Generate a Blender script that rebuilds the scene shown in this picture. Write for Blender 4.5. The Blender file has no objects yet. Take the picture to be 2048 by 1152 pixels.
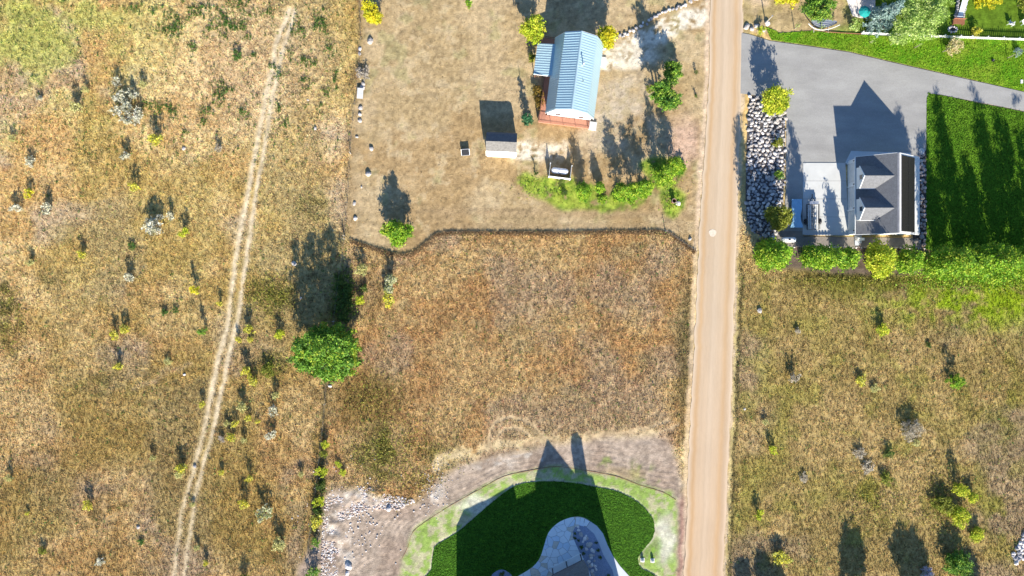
import bpy, math, random
import numpy as np
from mathutils import Vector

random.seed(7)
rng = np.random.default_rng(11)
S = bpy.context.scene
C = S.collection
R = math.radians

# ------------------------------------------------------------------ camera, sky, sun, exposure
CAM_H = 113.78          # drone height in metres; 12 photo pixels per metre on the ground
SCALE = 12.0
cam_d = bpy.data.cameras.new('camera'); cam = bpy.data.objects.new('camera', cam_d); C.objects.link(cam)
cam_d.sensor_width = 36; cam_d.lens = 24; cam_d.clip_start = 1; cam_d.clip_end = 6000
cam.location = (0, 0, CAM_H); cam.rotation_euler = (0, 0, 0)
S.camera = cam

SUN_EL, SUN_AZ = R(25.0), R(9.5)      # sun stands in the south, a little east
world = bpy.data.worlds.new('World'); S.world = world; world.use_nodes = True
wn = world.node_tree.nodes; wl = world.node_tree.links
bgn = wn['Background']; sky = wn.new('ShaderNodeTexSky'); sky.sky_type = 'NISHITA'
sky.sun_disc = False; sky.sun_elevation = SUN_EL; sky.sun_rotation = R(180) - SUN_AZ
sky.air_density = 1.0; sky.dust_density = 0.3; sky.ozone_density = 6.0
wl.new(sky.outputs[0], bgn.inputs[0]); bgn.inputs[1].default_value = 0.095
sun_d = bpy.data.lights.new('sun', 'SUN'); sun = bpy.data.objects.new('sun', sun_d); C.objects.link(sun)
sun_d.energy = 5.0; sun_d.angle = R(0.5); sun_d.color = (1.0, 0.93, 0.80)
to_sun = Vector((math.sin(SUN_AZ) * math.cos(SUN_EL), -math.cos(SUN_AZ) * math.cos(SUN_EL), math.sin(SUN_EL)))
sun.rotation_euler = to_sun.to_track_quat('Z', 'Y').to_euler()
vs = S.view_settings; vs.view_transform = 'Standard'; vs.look = 'None'; vs.gamma = 1; vs.use_curve_mapping = False
vs.exposure = 1.15

# ------------------------------------------------------------------ helpers
def G(px, py, z=0.0):
    """ground-plan point: photo pixel -> metres"""
    return ((px - 1024) / SCALE, (576 - py) / SCALE)
def GP(pts): return [G(*p) for p in pts]
def cmp_(zx, zy, x0, y0, k): return (x0 + zx * k, y0 + zy * k)

def smooth(pts, n=6, closed=True):
    P = [np.array(p, float) for p in pts]; N = len(P); out = []
    rngi = range(N) if closed else range(N - 1)
    for i in rngi:
        if closed: a, b, c, d = P[(i-1) % N], P[i], P[(i+1) % N], P[(i+2) % N]
        else: a, b, c, d = P[max(i-1, 0)], P[i], P[i+1], P[min(i+2, N-1)]
        for k in range(n):
            t = k / n
            out.append(tuple(0.5 * ((2*b) + (c-a)*t + (2*a-5*b+4*c-d)*t*t + (3*b-a-3*c+d)*t**3)))
    if not closed: out.append(tuple(P[-1]))
    return out

# value noise
_TAB = rng.random((256, 256)).astype(np.float32)
def vn(x, y, seed=0):
    xi = np.floor(x).astype(np.int64); yi = np.floor(y).astype(np.int64)
    fx = (x - xi).astype(np.float32); fy = (y - yi).astype(np.float32)
    fx = fx*fx*(3-2*fx); fy = fy*fy*(3-2*fy)
    ox, oy = (seed*37) % 256, (seed*91) % 256
    def t(a, b): return _TAB[(a + ox) & 255, (b + oy) & 255]
    return (t(xi, yi)*(1-fx) + t(xi+1, yi)*fx)*(1-fy) + (t(xi, yi+1)*(1-fx) + t(xi+1, yi+1)*fx)*fy
def fbm(x, y, scale, seed=0, o=4, g=0.5):
    s = 0; a = 1; tot = 0
    for k in range(o):
        s = s + a*vn(x/scale*2**k + k*17.3, y/scale*2**k + k*5.1, seed + k*3); tot += a; a *= g
    return s/tot
def sst(x, a, b):
    t = np.clip((x-a)/(b-a), 0, 1); return t*t*(3-2*t)
def inside(X, Y, poly):
    r = np.zeros(X.shape, bool); n = len(poly); j = n-1
    for i in range(n):
        xi, yi = poly[i]; xj, yj = poly[j]
        if yi != yj:
            r ^= ((yi > Y) != (yj > Y)) & (X < (xj-xi)*(Y-yi)/(yj-yi)+xi)
        j = i
    return r
def dline(X, Y, pts):
    d = np.full(X.shape, 1e9, np.float32)
    for (x0, y0), (x1, y1) in zip(pts[:-1], pts[1:]):
        dx, dy = x1-x0, y1-y0; L = dx*dx+dy*dy+1e-9
        t = np.clip(((X-x0)*dx+(Y-y0)*dy)/L, 0, 1)
        d = np.minimum(d, np.hypot(X-x0-t*dx, Y-y0-t*dy))
    return d
def blur(a, r):
    if r < 1: return a
    for ax in (0, 1):
        for _ in range(2):
            c = np.cumsum(np.concatenate([np.repeat(a.take([0], ax), r+1, ax), a, np.repeat(a.take([-1], ax), r, ax)], ax), ax, dtype=np.float64)
            n = a.shape[ax]
            a = ((c.take(range(2*r+1, 2*r+1+n), ax) - c.take(range(0, n), ax))/(2*r+1)).astype(np.float32)
    return a

# ------------------------------------------------------------------ materials
def mat(name, col=(.5,.5,.5), rough=.8, metal=0, vary=.15, scale=3.0, bump=0.0, bscale=20.0, attr=False, spec=.3,
        trans=0.0, stretch=(1,1,1), rot=0, col2=None, fine=None):
    m = bpy.data.materials.new(name); m.use_nodes = True
    nt = m.node_tree; N = nt.nodes; L = nt.links; p = N['Principled BSDF']
    p.inputs['Roughness'].default_value = rough; p.inputs['Metallic'].default_value = metal
    p.inputs['Specular IOR Level'].default_value = spec
    geo = N.new('ShaderNodeNewGeometry'); mp = N.new('ShaderNodeMapping')
    mp.inputs['Scale'].default_value = stretch; mp.inputs['Rotation'].default_value = (0, 0, rot)
    L.new(geo.outputs['Position'], mp.inputs['Vector'])
    nz = N.new('ShaderNodeTexNoise'); nz.inputs['Scale'].default_value = scale; nz.inputs['Detail'].default_value = 5
    nz.inputs['Roughness'].default_value = .65
    L.new(mp.outputs[0], nz.inputs['Vector'])
    if attr:
        a = N.new('ShaderNodeAttribute'); a.attribute_name = 'Col'; base = a.outputs['Color']
    else:
        rgb = N.new('ShaderNodeRGB'); rgb.outputs[0].default_value = (*col, 1); base = rgb.outputs[0]
    if col2 is not None:
        mx = N.new('ShaderNodeMix'); mx.data_type = 'RGBA'; mx.inputs[7].default_value = (*col2, 1)
        rp = N.new('ShaderNodeMapRange'); rp.inputs[1].default_value = .42; rp.inputs[2].default_value = .62
        n2 = N.new('ShaderNodeTexNoise'); n2.inputs['Scale'].default_value = scale*.45; n2.inputs['Detail'].default_value = 6
        n2.inputs['Roughness'].default_value = .7
        L.new(mp.outputs[0], n2.inputs['Vector']); L.new(n2.outputs[0], rp.inputs[0])
        L.new(rp.outputs[0], mx.inputs[0]); L.new(base, mx.inputs[6]); base = mx.outputs[2]
    mr = N.new('ShaderNodeMapRange'); mr.inputs[1].default_value = .25; mr.inputs[2].default_value = .75
    mr.inputs[3].default_value = 1-vary; mr.inputs[4].default_value = 1+vary
    L.new(nz.outputs[0], mr.inputs[0])
    mul = N.new('ShaderNodeVectorMath'); mul.operation = 'SCALE'; L.new(base, mul.inputs[0]); L.new(mr.outputs[0], mul.inputs[3])
    out = mul.outputs[0]
    if fine:
        n3 = N.new('ShaderNodeTexNoise'); n3.inputs['Scale'].default_value = fine[0]; n3.inputs['Detail'].default_value = 3
        L.new(mp.outputs[0], n3.inputs['Vector'])
        m3 = N.new('ShaderNodeMapRange'); m3.inputs[1].default_value = .3; m3.inputs[2].default_value = .7
        m3.inputs[3].default_value = 1-fine[1]; m3.inputs[4].default_value = 1+fine[1]; L.new(n3.outputs[0], m3.inputs[0])
        mu3 = N.new('ShaderNodeVectorMath'); mu3.operation = 'SCALE'; L.new(out, mu3.inputs[0]); L.new(m3.outputs[0], mu3.inputs[3]); out = mu3.outputs[0]
    L.new(out, p.inputs['Base Color'])
    if bump:
        bn = N.new('ShaderNodeTexNoise'); bn.inputs['Scale'].default_value = bscale; bn.inputs['Detail'].default_value = 4
        L.new(mp.outputs[0], bn.inputs['Vector'])
        b = N.new('ShaderNodeBump'); b.inputs['Strength'].default_value = 1; b.inputs['Distance'].default_value = bump
        L.new(bn.outputs[0], b.inputs['Height']); L.new(b.outputs[0], p.inputs['Normal'])
    if trans:
        tr = N.new('ShaderNodeBsdfTranslucent'); ms = N.new('ShaderNodeMixShader'); ms.inputs[0].default_value = trans
        L.new(out, tr.inputs[0]); L.new(p.outputs[0], ms.inputs[1]); L.new(tr.outputs[0], ms.inputs[2])
        L.new(ms.outputs[0], N['Material Output'].inputs[0])
    return m

M = {}
M['ground'] = mat('ground_soil', attr=True, vary=.22, scale=2.2, bump=.06, bscale=5.5, rough=.95, spec=.05, fine=(7.0,.18))
M['tuft'] = mat('grass_tufts', attr=True, vary=.05, rough=.8, spec=.08, trans=.25)
M['leaf'] = mat('leaves', attr=True, vary=.12, scale=1.2, rough=.6, spec=.2, trans=.26)
M['bark'] = mat('bark', (.16,.12,.09), vary=.3, scale=8, bump=.02, rough=.9)
M['road'] = mat('gravel_road', attr=True, vary=.04, scale=.6, rough=.95, spec=.05, stretch=(6,.25,1), rot=R(2.3), bump=.012, bscale=9, fine=(3.0,.045))
M['asphalt'] = mat('asphalt', (.29,.28,.265), vary=.13, scale=.35, rough=.85, bump=.008, bscale=30, col2=(.335,.325,.305), stretch=(.5,1.3,1), rot=R(8), fine=(9,.10))
M['concrete'] = mat('concrete', (.54,.54,.52), vary=.10, scale=.5, rough=.8, bump=.003, bscale=30)
M['concrete2'] = mat('smooth_concrete', (.52,.55,.58), vary=.08, scale=.8, rough=.8)
M['lawn'] = mat('lawn_grass', (.066,.165,.010), vary=.30, scale=.55, rough=.9, spec=.05, bump=.10, bscale=9, stretch=(1.6,.8,1), rot=R(-8), col2=(.11,.21,.014), fine=(6,.35))
M['lawn2'] = mat('dry_lawn_grass', (.09,.23,.010), vary=.30, scale=.6, rough=.9, spec=.05, bump=.08, bscale=8, col2=(.20,.27,.025), fine=(6,.3))
M['turf'] = mat('turf_grass', (.036,.105,.012), vary=.45, scale=3.2, rough=.9, spec=.05, bump=.09, bscale=5.0, stretch=(.55,2.0,1), rot=R(-28), col2=(.075,.18,.012), fine=(7,.30))
M['mulch'] = mat('dark_mulch', (.075,.062,.055), vary=.35, scale=3, bump=.06, bscale=8, rough=.95)
M['gravel_grey'] = mat('grey_gravel', (.24,.21,.18), vary=.2, scale=1.5, bump=.03, bscale=14, rough=.95, fine=(10,.25))
M['road_pale'] = mat('pale_grit', (.62,.53,.42), vary=.2, scale=3, rough=.95)
M['bed_gravel'] = mat('bed_gravel', (.26,.30,.40), vary=.15, scale=3, bump=.03, bscale=14, rough=.95, fine=(14,.35))
M['soil_dark'] = mat('cobble_bed_soil', (.10,.085,.08), vary=.2, scale=3, bump=.03, bscale=14, rough=.95)
M['stone'] = mat('stone', (.44,.40,.37), vary=.25, scale=1.5, bump=.03, bscale=5, rough=.85, spec=.15)
M['stone_grey'] = mat('grey_stone', (.30,.29,.30), vary=.25, scale=1.5, bump=.03, bscale=5, rough=.85, spec=.15)
M['stone_red'] = mat('reddish_stone', (.42,.32,.27), vary=.3, scale=1.5, bump=.03, bscale=5, rough=.85, spec=.15)
M['joint'] = mat('joint_sand', (.30,.30,.30), vary=.2, scale=6)
M['stone_pale'] = mat('pale_stone', (.66,.61,.58), vary=.2, scale=1.5, bump=.03, bscale=5, rough=.85, spec=.15)
M['flag'] = mat('flagstone', (.76,.80,.81), vary=.06, scale=1.2, bump=.003, bscale=12, rough=.8)
M['flag_blue'] = mat('blue_flagstone', (.62,.72,.80), vary=.06, scale=1.2, bump=.003, bscale=12, rough=.8)
M['flag_tan'] = mat('tan_flagstone', (.62,.57,.48), vary=.2, scale=2.5, bump=.008, bscale=12, rough=.8)
M['metal_roof'] = mat('blue_grey_metal_roof', (.43,.58,.63), vary=.05, scale=.5, rough=.42, metal=.25, spec=.5)
M['metal_roof_pale'] = mat('porch_metal_roof', (.43,.58,.63), vary=.05, scale=.5, rough=.42, metal=.25, spec=.5)
M['white'] = mat('white_paint', (.78,.78,.76), vary=.04, scale=1.5, rough=.55)
M['white_grey'] = mat('weathered_white', (.62,.62,.60), vary=.12, scale=2, rough=.7)
M['deck'] = mat('red_stained_deck', (.47,.22,.145), vary=.18, scale=2.0, rough=.75, stretch=(8,1,1), rot=R(7), bump=.004, bscale=10)
M['deck_rail'] = mat('brown_rail_wood', (.24,.11,.07), vary=.15, scale=4, rough=.7)
M['shingle'] = mat('grey_shingle', (.15,.152,.16), vary=.18, scale=2.2, rough=.9, bump=.02, bscale=12, fine=(9,.22))
M['shingle_dark_shaded'] = mat('dark_shaded_shingle', (.13,.13,.14), vary=.2, scale=2.2, rough=.9, bump=.02, bscale=12, fine=(9,.2))  # darker shingle, also used to paint shade onto north-facing slopes
M['shingle_tan'] = mat('weathered_shingle', (.20,.188,.172), vary=.2, scale=3, rough=.9, bump=.02, bscale=10, fine=(9,.3), stretch=(.4,2,1))
M['panel'] = mat('solar_cells', (.012,.012,.016), vary=.1, scale=1, rough=.25, spec=.25)
M['frame'] = mat('dark_metal', (.035,.035,.04), vary=.1, scale=3, rough=.45, metal=.6)
M['alu'] = mat('aluminium', (.65,.66,.68), vary=.05, scale=3, rough=.35, metal=.7)
M['glass'] = mat('window_glass', (.03,.04,.05), vary=.05, scale=1, rough=.08, spec=.8)
M['tank'] = mat('tank_white', (.74,.76,.78), vary=.04, scale=2, rough=.35, spec=.5)
M['tarp'] = mat('blue_grey_tarp', (.26,.47,.66), vary=.1, scale=1.5, rough=.5, bump=.03, bscale=2)
M['rubber'] = mat('rubber', (.02,.02,.02), vary=.1, scale=4, rough=.8)
M['wood'] = mat('grey_wood', (.42,.38,.33), vary=.2, scale=4, rough=.85)
M['brown_wood'] = mat('brown_wood', (.26,.11,.06), vary=.2, scale=4, rough=.8)
M['wire'] = mat('fence_wire', (.25,.24,.23), vary=.1, scale=4, rough=.5, metal=.7)
M['rust'] = mat('rusty_metal', (.22,.08,.05), vary=.3, scale=5, rough=.85)
M['teal'] = mat('teal_fabric', (.01,.28,.26), vary=.1, scale=2, rough=.7)
M['net'] = mat('blue_grey_canvas', (.15,.18,.25), vary=.25, scale=3, rough=.8)
M['beige_wall'] = mat('beige_siding', (.48,.45,.40), vary=.08, scale=2, rough=.8)
M['water'] = mat('falling_water', (.55,.62,.68), vary=.35, scale=3, rough=.15, spec=.6)

# ------------------------------------------------------------------ mesh building
class MB:
    def __init__(s): s.v = []; s.f = []
    def add(s, vs, fs):
        o = len(s.v); s.v += [tuple(map(float, p)) for p in vs]; s.f += [tuple(i+o for i in f) for f in fs]; return s
    def box(s, c, d, rz=0, rx=0):
        x, y, z = d[0]/2, d[1]/2, d[2]/2; vs = []
        cz, sz = math.cos(rz), math.sin(rz); cx, sx = math.cos(rx), math.sin(rx)
        for a in (-x, x):
            for b in (-y, y):
                for e in (-z, z):
                    b2, e2 = b*cx - e*sx, b*sx + e*cx
                    vs.append((c[0]+a*cz-b2*sz, c[1]+a*sz+b2*cz, c[2]+e2))
        return s.add(vs, [(0,1,3,2),(4,6,7,5),(0,4,5,1),(2,3,7,6),(0,2,6,4),(1,5,7,3)])
    def prism(s, poly, z0, z1, inset=0):
        n = len(poly)
        A = sum(poly[i][0]*poly[(i+1)%n][1]-poly[(i+1)%n][0]*poly[i][1] for i in range(n))
        if A < 0: poly = poly[::-1]
        cx = sum(p[0] for p in poly)/n; cy = sum(p[1] for p in poly)/n
        top = [(cx+(p[0]-cx)*(1-inset), cy+(p[1]-cy)*(1-inset), z1) for p in poly]
        return s.add([(p[0], p[1], z0) for p in poly]+top, [tuple(range(n, 2*n)), tuple(range(n-1, -1, -1))] +
                     [(i, (i+1)%n, n+(i+1)%n, n+i) for i in range(n)])
    def sheet(s, poly, z):
        n = len(poly); A = sum(poly[i][0]*poly[(i+1)%n][1]-poly[(i+1)%n][0]*poly[i][1] for i in range(n))
        if A < 0: poly = poly[::-1]
        return s.add([(p[0], p[1], z) for p in poly], [tuple(range(n))])
    def slab(s, quad, t):
        """thick plate from a 3-D polygon, thickened downwards"""
        n = len(quad); q = [Vector(p) for p in quad]; nr = Vector((0,0,0))
        for i in range(n): nr += q[i].cross(q[(i+1)%n])
        nr.normalize()
        if nr.z < 0: q = q[::-1]; nr = -nr
        lo = [p - nr*t for p in q]
        return s.add([tuple(p) for p in q]+[tuple(p) for p in lo], [tuple(range(n)), tuple(range(2*n-1, n-1, -1))] +
                     [(i, n+i, n+(i+1)%n, (i+1)%n) for i in range(n)])
    def extr(s, prof, y0, y1):
        """profile in x,z run along y"""
        n = len(prof); return s.add([(x, y0, z) for x, z in prof]+[(x, y1, z) for x, z in prof],
              [tuple(range(n)), tuple(range(2*n-1, n-1, -1))]+[(i, n+i, n+(i+1)%n, (i+1)%n) for i in range(n)])
    def tube(s, a, b, r0, r1=None, n=6):
        r1 = r0 if r1 is None else r1
        a, b = Vector(a), Vector(b); d = (b-a).normalized(); u = d.orthogonal().normalized(); w = d.cross(u)
        vs = []
        for p, r in ((a, r0), (b, r1)):
            for k in range(n):
                t = 2*math.pi*k/n; vs.append(tuple(p+(u*math.cos(t)+w*math.sin(t))*r))
        return s.add(vs, [(i, (i+1)%n, n+(i+1)%n, n+i) for i in range(n)]+[tuple(range(n-1,-1,-1)), tuple(range(n, 2*n))])
    def lathe(s, prof, c=(0,0,0), n=16, axis='z'):
        vs = []; m = len(prof)
        for r, h in prof:
            for k in range(n):
                t = 2*math.pi*k/n; p = (r*math.cos(t), r*math.sin(t), h)
                if axis == 'x': p = (p[2], p[0], p[1])
                if axis == 'y': p = (p[1], p[2], p[0])
                vs.append((p[0]+c[0], p[1]+c[1], p[2]+c[2]))
        return s.add(vs, [(j*n+i, j*n+(i+1)%n, (j+1)*n+(i+1)%n, (j+1)*n+i) for j in range(m-1) for i in range(n)])
    def mesh(s, name, m):
        me = bpy.data.meshes.new(name); me.from_pydata(s.v, [], s.f); me.materials.append(M[m] if isinstance(m, str) else m); me.update(); return me

def link(name, me, parent=None, loc=(0,0,0), rz=0, sc=None):
    o = bpy.data.objects.new(name, me); C.objects.link(o)
    if parent is not None: o.parent = parent
    o.location = loc; o.rotation_euler = (0, 0, rz)
    if sc is not None: o.scale = sc if hasattr(sc, '__len__') else (sc, sc, sc)
    return o
def part(name, mb, m, parent=None, label=None, **k):
    o = link(name, mb.mesh(name, m), parent, **k)
    if label: o['label'] = label
    return o
def tag(o, label, cat, group=None):
    o['label'] = label; o['category'] = cat
    if group: o['group'] = group
    return o
def thing(name, label, cat, loc=(0,0,0), rz=0, group=None):
    o = link(name, None, None, loc, rz); o.empty_display_size = .3
    return tag(o, label, cat, group)
def struct(name, mb, m, parent=None, label=None):
    o = part(name, mb, m, parent)
    if parent is None: o['kind'] = 'structure'
    if label: o['label'] = label
    return o
def copy_tree(o, parent=None, **k):
    c = o.copy(); C.objects.link(c)
    if parent is not None: c.parent = parent
    for ch in [x for x in list(o.children)]: copy_tree(ch, c)
    return c

def np_mesh(name, V, k, col, m, smooth_=False):
    """V (n*k,3) verts, every k make one face, col (n*k,3) linear"""
    me = bpy.data.meshes.new(name); nv = len(V); nf = nv//k
    me.vertices.add(nv); me.vertices.foreach_set('co', V.astype(np.float32).ravel())
    me.loops.add(nv); me.loops.foreach_set('vertex_index', np.arange(nv, dtype=np.int32))
    me.polygons.add(nf); me.polygons.foreach_set('loop_start', np.arange(0, nv, k, dtype=np.int32))
    try: me.polygons.foreach_set('loop_total', np.full(nf, k, np.int32))
    except Exception: pass
    at = me.color_attributes.new('Col', 'FLOAT_COLOR', 'POINT')
    at.data.foreach_set('color', np.concatenate([col, np.ones((nv,1))], 1).astype(np.float32).ravel())
    me.materials.append(M[m] if isinstance(m, str) else m); me.update(calc_edges=True)
    return me

# ------------------------------------------------------------------ plan outlines (photo pixels)
ROAD_L = [(1422,-400),(1421,0),(1419,120),(1413,250),(1402,400),(1397,500),(1391,640),(1385,760),(1377,920),(1372,1060),(1368,1152),(1352,1600)]
ROAD_R = [(1486,-400),(1486,0),(1484,130),(1481,250),(1476,380),(1472,500),(1467,640),(1463,760),(1457,920),(1450,1060),(1446,1152),(1430,1600)]
DRIVE = [(1483,66),(1500,69),(1540,82),(1620,93),(1700,105),(1780,124),(1860,142),(1940,160),(2048,184),(2300,240),
         (2300,276),(2048,222),(1960,205),(1880,189),(1858,187),(1853,196),(1852,300),(1820,330),(1690,330),(1698,470),(1604,462),(1566,462),(1572,380),(1573,215),
         (1540,202),(1512,191),(1481,187)]
COBBLE = [(1499,192),(1513,192),(1540,204),(1571,217),(1570,300),(1567,390),(1562,455),(1552,480),(1525,474),(1505,462),(1494,440),(1491,400),(1493,300),(1496,230)]
LAWN_E = smooth([(1854,194),(1862,188),(1884,191),(1960,207),(2048,224),(2300,278),(2300,520),(2048,506),(1990,505),(1860,500),(1853,470),(1853,300)], 3)
LAWN_N = [(1530,52),(1560,66),(1620,62),(1724,70),(1818,74),(2048,80),(2300,85),(2300,238),(2048,183),(1940,158),(1860,140),(1780,122),(1700,103),(1620,91),(1543,80)]
YARD_N = [(1560,-200),(1560,66),(1620,62),(1724,70),(1818,74),(2048,80),(2300,85),(2300,-200)]
TURF = smooth([(852,1200),(862,1140),(868,1098),(880,1086),(919,1061),(980,1008),(1028,973),(1071,964),(1112,963),(1155,967),(1186,973),(1234,983),(1270,1001),(1295,1023),(1308,1046),(1306,1074),(1289,1097),(1276,1117),(1283,1137),(1310,1152),(1340,1200)], 5)
SEED = smooth([(798,1200),(801,1152),(804,1117),(816,1093),(826,1064),(853,1042),(901,1011),(962,977),(1010,952),(1071,939),(1113,933),(1167,940),(1234,953),(1279,970),(1325,984),(1352,1000),(1352,1152),(1352,1200)], 4)
DIRT = smooth([(640,1200),(642,1060),(652,985),(700,975),(760,990),(800,1003),(838,1003),(872,965),(905,938),(960,918),(1060,898),(1150,884),(1230,874),(1295,870),(1340,884),(1352,910),(1366,990),(1366,1200)], 4)
TRACK_L = [(578,20),(566,52),(555,85),(532,198),(510,305),(496,390),(481,459),(468,550),(459,626),(453,659),(436,721),(411,854),(391,925),(365,1024),(348,1152),(330,1300)]
TRACK_R = [(590,20),(577,70),(563,113),(545,200),(535,255),(527,305),(512,390),(501,470),(488,550),(479,626),(470,659),(453,736),(422,883),(408,925),(391,996),(368,1152),(352,1300)]
MOWN = [(700,-300),(722,-300),(724,80),(716,170),(704,265),(699,345),(695,420),(700,478),(745,492),(785,504),(815,506),(840,494),(862,474),(885,464),(960,463),(1100,463),(1260,461),(1330,462),(1358,478),(1392,500),(1402,400),(1413,250),(1420,100),(1422,-300)]
CENTRE = [(695,480),(745,495),(785,507),(815,509),(840,497),(862,477),(885,467),(960,466),(1100,466),(1260,464),(1330,465),(1358,480),(1390,505),(1384,650),(1376,800),(1368,880),(1350,900),(1300,872),(1230,874),(1060,898),(905,938),(838,1003),(760,990),(700,975),(655,985),(645,900),(652,760),(690,560)]
EDGE_N = [(700,479),(745,494),(785,506),(815,508),(840,496),(862,476),(885,465),(960,464),(1100,464),(1260,462),(1330,463),(1358,479),(1390,502)]

# ------------------------------------------------------------------ ground: one sheet, relief and soil colour
STEP = .23
xf = np.arange(-94, 94.01, STEP); yf = np.arange(-56, 56.01, STEP)
ext = np.array([3, 8, 18, 40, 90, 200, 450, 1000, 2200.])
gx = np.concatenate([xf[0]-ext[::-1], xf, xf[-1]+ext]); gy = np.concatenate([yf[0]-ext[::-1], yf, yf[-1]+ext])
WX, WY = np.meshgrid(gx, gy, indexing='ij')
WX = WX.astype(np.float32); WY = WY.astype(np.float32)
PX = WX*SCALE+1024; PY = 576-WY*SCALE

def colour_field(PX, PY, WX, WY):
    """soil / ground-cover colour and cover height (m) for every point"""
    w1 = (fbm(WX, WY, 2.2, 1)-.5)*26; w2 = (fbm(WX, WY, 2.2, 5)-.5)*26
    X = PX+w1; Y = PY+w2
    Xs = PX+w1*.25; Ys = PY+w2*.25
    A = lambda *c: np.array(c, np.float32)
    n_big = fbm(WX, WY, 17, 9, 4); n_mid = fbm(WX, WY, 5, 13, 4); n_sm = fbm(WX, WY, 1.3, 21, 4, .6); n_f = fbm(WX, WY, .5, 31, 2)
    n_b2 = fbm(WX, WY, 11, 41, 4); n_m2 = fbm(WX, WY, 3.0, 45, 4)
    def mixc(c, d, t): return c*(1-t[..., None]) + d*t[..., None]
    full = np.ones(PX.shape, np.float32)
    # west field: straw, tan, pinkish grey, olive
    c = mixc(A(.47,.335,.155)*full[...,None], A(.56,.44,.235)*full[...,None], sst(n_mid, .38, .62))
    c = mixc(c, A(.40,.33,.25)*full[...,None], sst(n_b2, .50, .66)*.75)
    c = mixc(c, A(.33,.27,.085)*full[...,None], sst(n_big, .48, .66)*.6)
    c = mixc(c, A(.46,.33,.13)*full[...,None], sst(n_m2, .56, .70)*.35)
    c = mixc(c, A(.17,.15,.08)*full[...,None], sst(n_m2*.5+n_sm*.5, .58, .70)*.45)
    # south-west darker, duller
    sw = sst(PY, 480, 900)*(1-sst(PX, 680, 760))
    c = mixc(c, c*A(.80,.77,.74), sw)
    # north-west: greener
    nw = sst(1-np.hypot((PX-40)/420, (PY-20)/330), 0, .9)
    c = mixc(c, A(.36,.38,.11)*full[...,None], nw*sst(n_mid+n_big*.5, .55, .85)*.95)
    # pale bare soil near the north end of the track
    pb = sst(1-np.hypot((PX-520)/230, (PY-140)/230), 0, .8)
    c = mixc(c, A(.46,.37,.25)*full[...,None], pb*.6)
    h = .11+.16*n_sm+.06*n_big
    # olive thickets in the west field
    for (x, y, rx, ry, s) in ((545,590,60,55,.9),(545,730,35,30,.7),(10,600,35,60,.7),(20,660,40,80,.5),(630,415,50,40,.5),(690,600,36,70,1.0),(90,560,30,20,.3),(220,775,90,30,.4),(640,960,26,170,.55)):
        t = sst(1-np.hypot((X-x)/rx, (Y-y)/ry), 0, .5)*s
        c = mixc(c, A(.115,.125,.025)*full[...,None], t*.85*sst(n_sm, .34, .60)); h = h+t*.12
    # east field: olive brown
    e = inside(Xs, Ys, [(1470,500),(2400,500),(2400,1700),(1430,1700),(1446,1152),(1457,920),(1466,640)]).astype(np.float32)
    e = blur(e, 2)
    ce = mixc(A(.37,.275,.13)*full[...,None], A(.47,.345,.18)*full[...,None], sst(n_mid, .35, .65))
    ce = mixc(ce, A(.32,.265,.09)*full[...,None], sst(n_b2*.6+n_m2*.5, .50, .70)*.6)
    ce = mixc(ce, A(.36,.27,.22)*full[...,None], sst(n_big, .50, .62)*.6)
    ce = mixc(ce, A(.38,.36,.10)*full[...,None], sst(n_m2, .60, .75)*.3)
    g1 = sst(1-np.hypot((X-1970)/330, (Y-590)/95), 0, .75)
    ce = mixc(ce, A(.28,.38,.025)*full[...,None], g1*sst(n_sm+n_mid*.5, .45, .85))
    g2 = sst(1-np.hypot((X-1720)/230, (Y-565)/42), 0, .8)
    ce = mixc(ce, A(.13,.13,.022)*full[...,None], g2*.7)
    for (x, y, rx, ry) in ((1750,1000,90,80),(2000,1020,80,130),(1990,800,80,150)):
        t = sst(1-np.hypot((X-x)/rx, (Y-y)/ry), 0, .8)*.7
        ce = mixc(ce, A(.24,.235,.035)*full[...,None], t*sst(n_m2, .35, .6))
    c = c*A(1.07,1.0,.90)*(1+.10*(1-sst(PY, 250, 600)))[..., None]; ce = ce*A(.85,.83,.66)
    c = mixc(c, ce, e); h = h*(1-e)+(.12+.15*n_sm)*e
    # centre lot: russet brown tall dry grass
    m = blur(inside(Xs, Ys, CENTRE).astype(np.float32), 1)
    cc = mixc(A(.495,.305,.15)*full[...,None], A(.55,.385,.205)*full[...,None], sst(n_mid, .36, .64))
    cc = mixc(cc, A(.42,.31,.24)*full[...,None], sst(n_b2, .50, .66)*.6)
    cc = mixc(cc, A(.46,.26,.11)*full[...,None], sst(n_sm*.5+n_m2*.5, .54, .64)*.15)
    cc = mixc(cc, A(.22,.17,.10)*full[...,None], sst(n_f*.3+n_m2*.7, .60, .72)*.5)
    cc = mixc(cc, A(.60,.47,.28)*full[...,None], sst(n_m2, .60, .72)*.25)
    s1 = sst(1-np.hypot((X-800)/150, (Y-905)/95), 0, .7)
    cc = mixc(cc, A(.16,.145,.035)*full[...,None], s1*sst(n_m2+n_sm*.5, .62, .95)*.9)
    s2 = sst(1-np.hypot((X-735)/110, (Y-800)/90), 0, .8)
    cc = mixc(cc, A(.21,.15,.05)*full[...,None], s2*.75)
    s3 = sst(1-np.hypot((X-1375)/34, (Y-720)/260), 0, .8)
    cc = mixc(cc, A(.20,.16,.075)*full[...,None], s3*.8)
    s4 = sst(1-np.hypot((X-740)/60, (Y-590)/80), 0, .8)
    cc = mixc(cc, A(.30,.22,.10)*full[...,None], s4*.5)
    # flattened stems
    fl = np.exp(-(dline(X, Y, [(985,600),(1010,630),(1060,640),(1100,618),(1075,600),(1010,606)])/5)**2)
    cc = mixc(cc, A(.50,.34,.21)*full[...,None], fl*.55)
    cc = cc*A(.83,.82,.70)
    c = mixc(c, cc, m); h = h*(1-m)+(.16+.16*n_sm)*m
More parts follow.
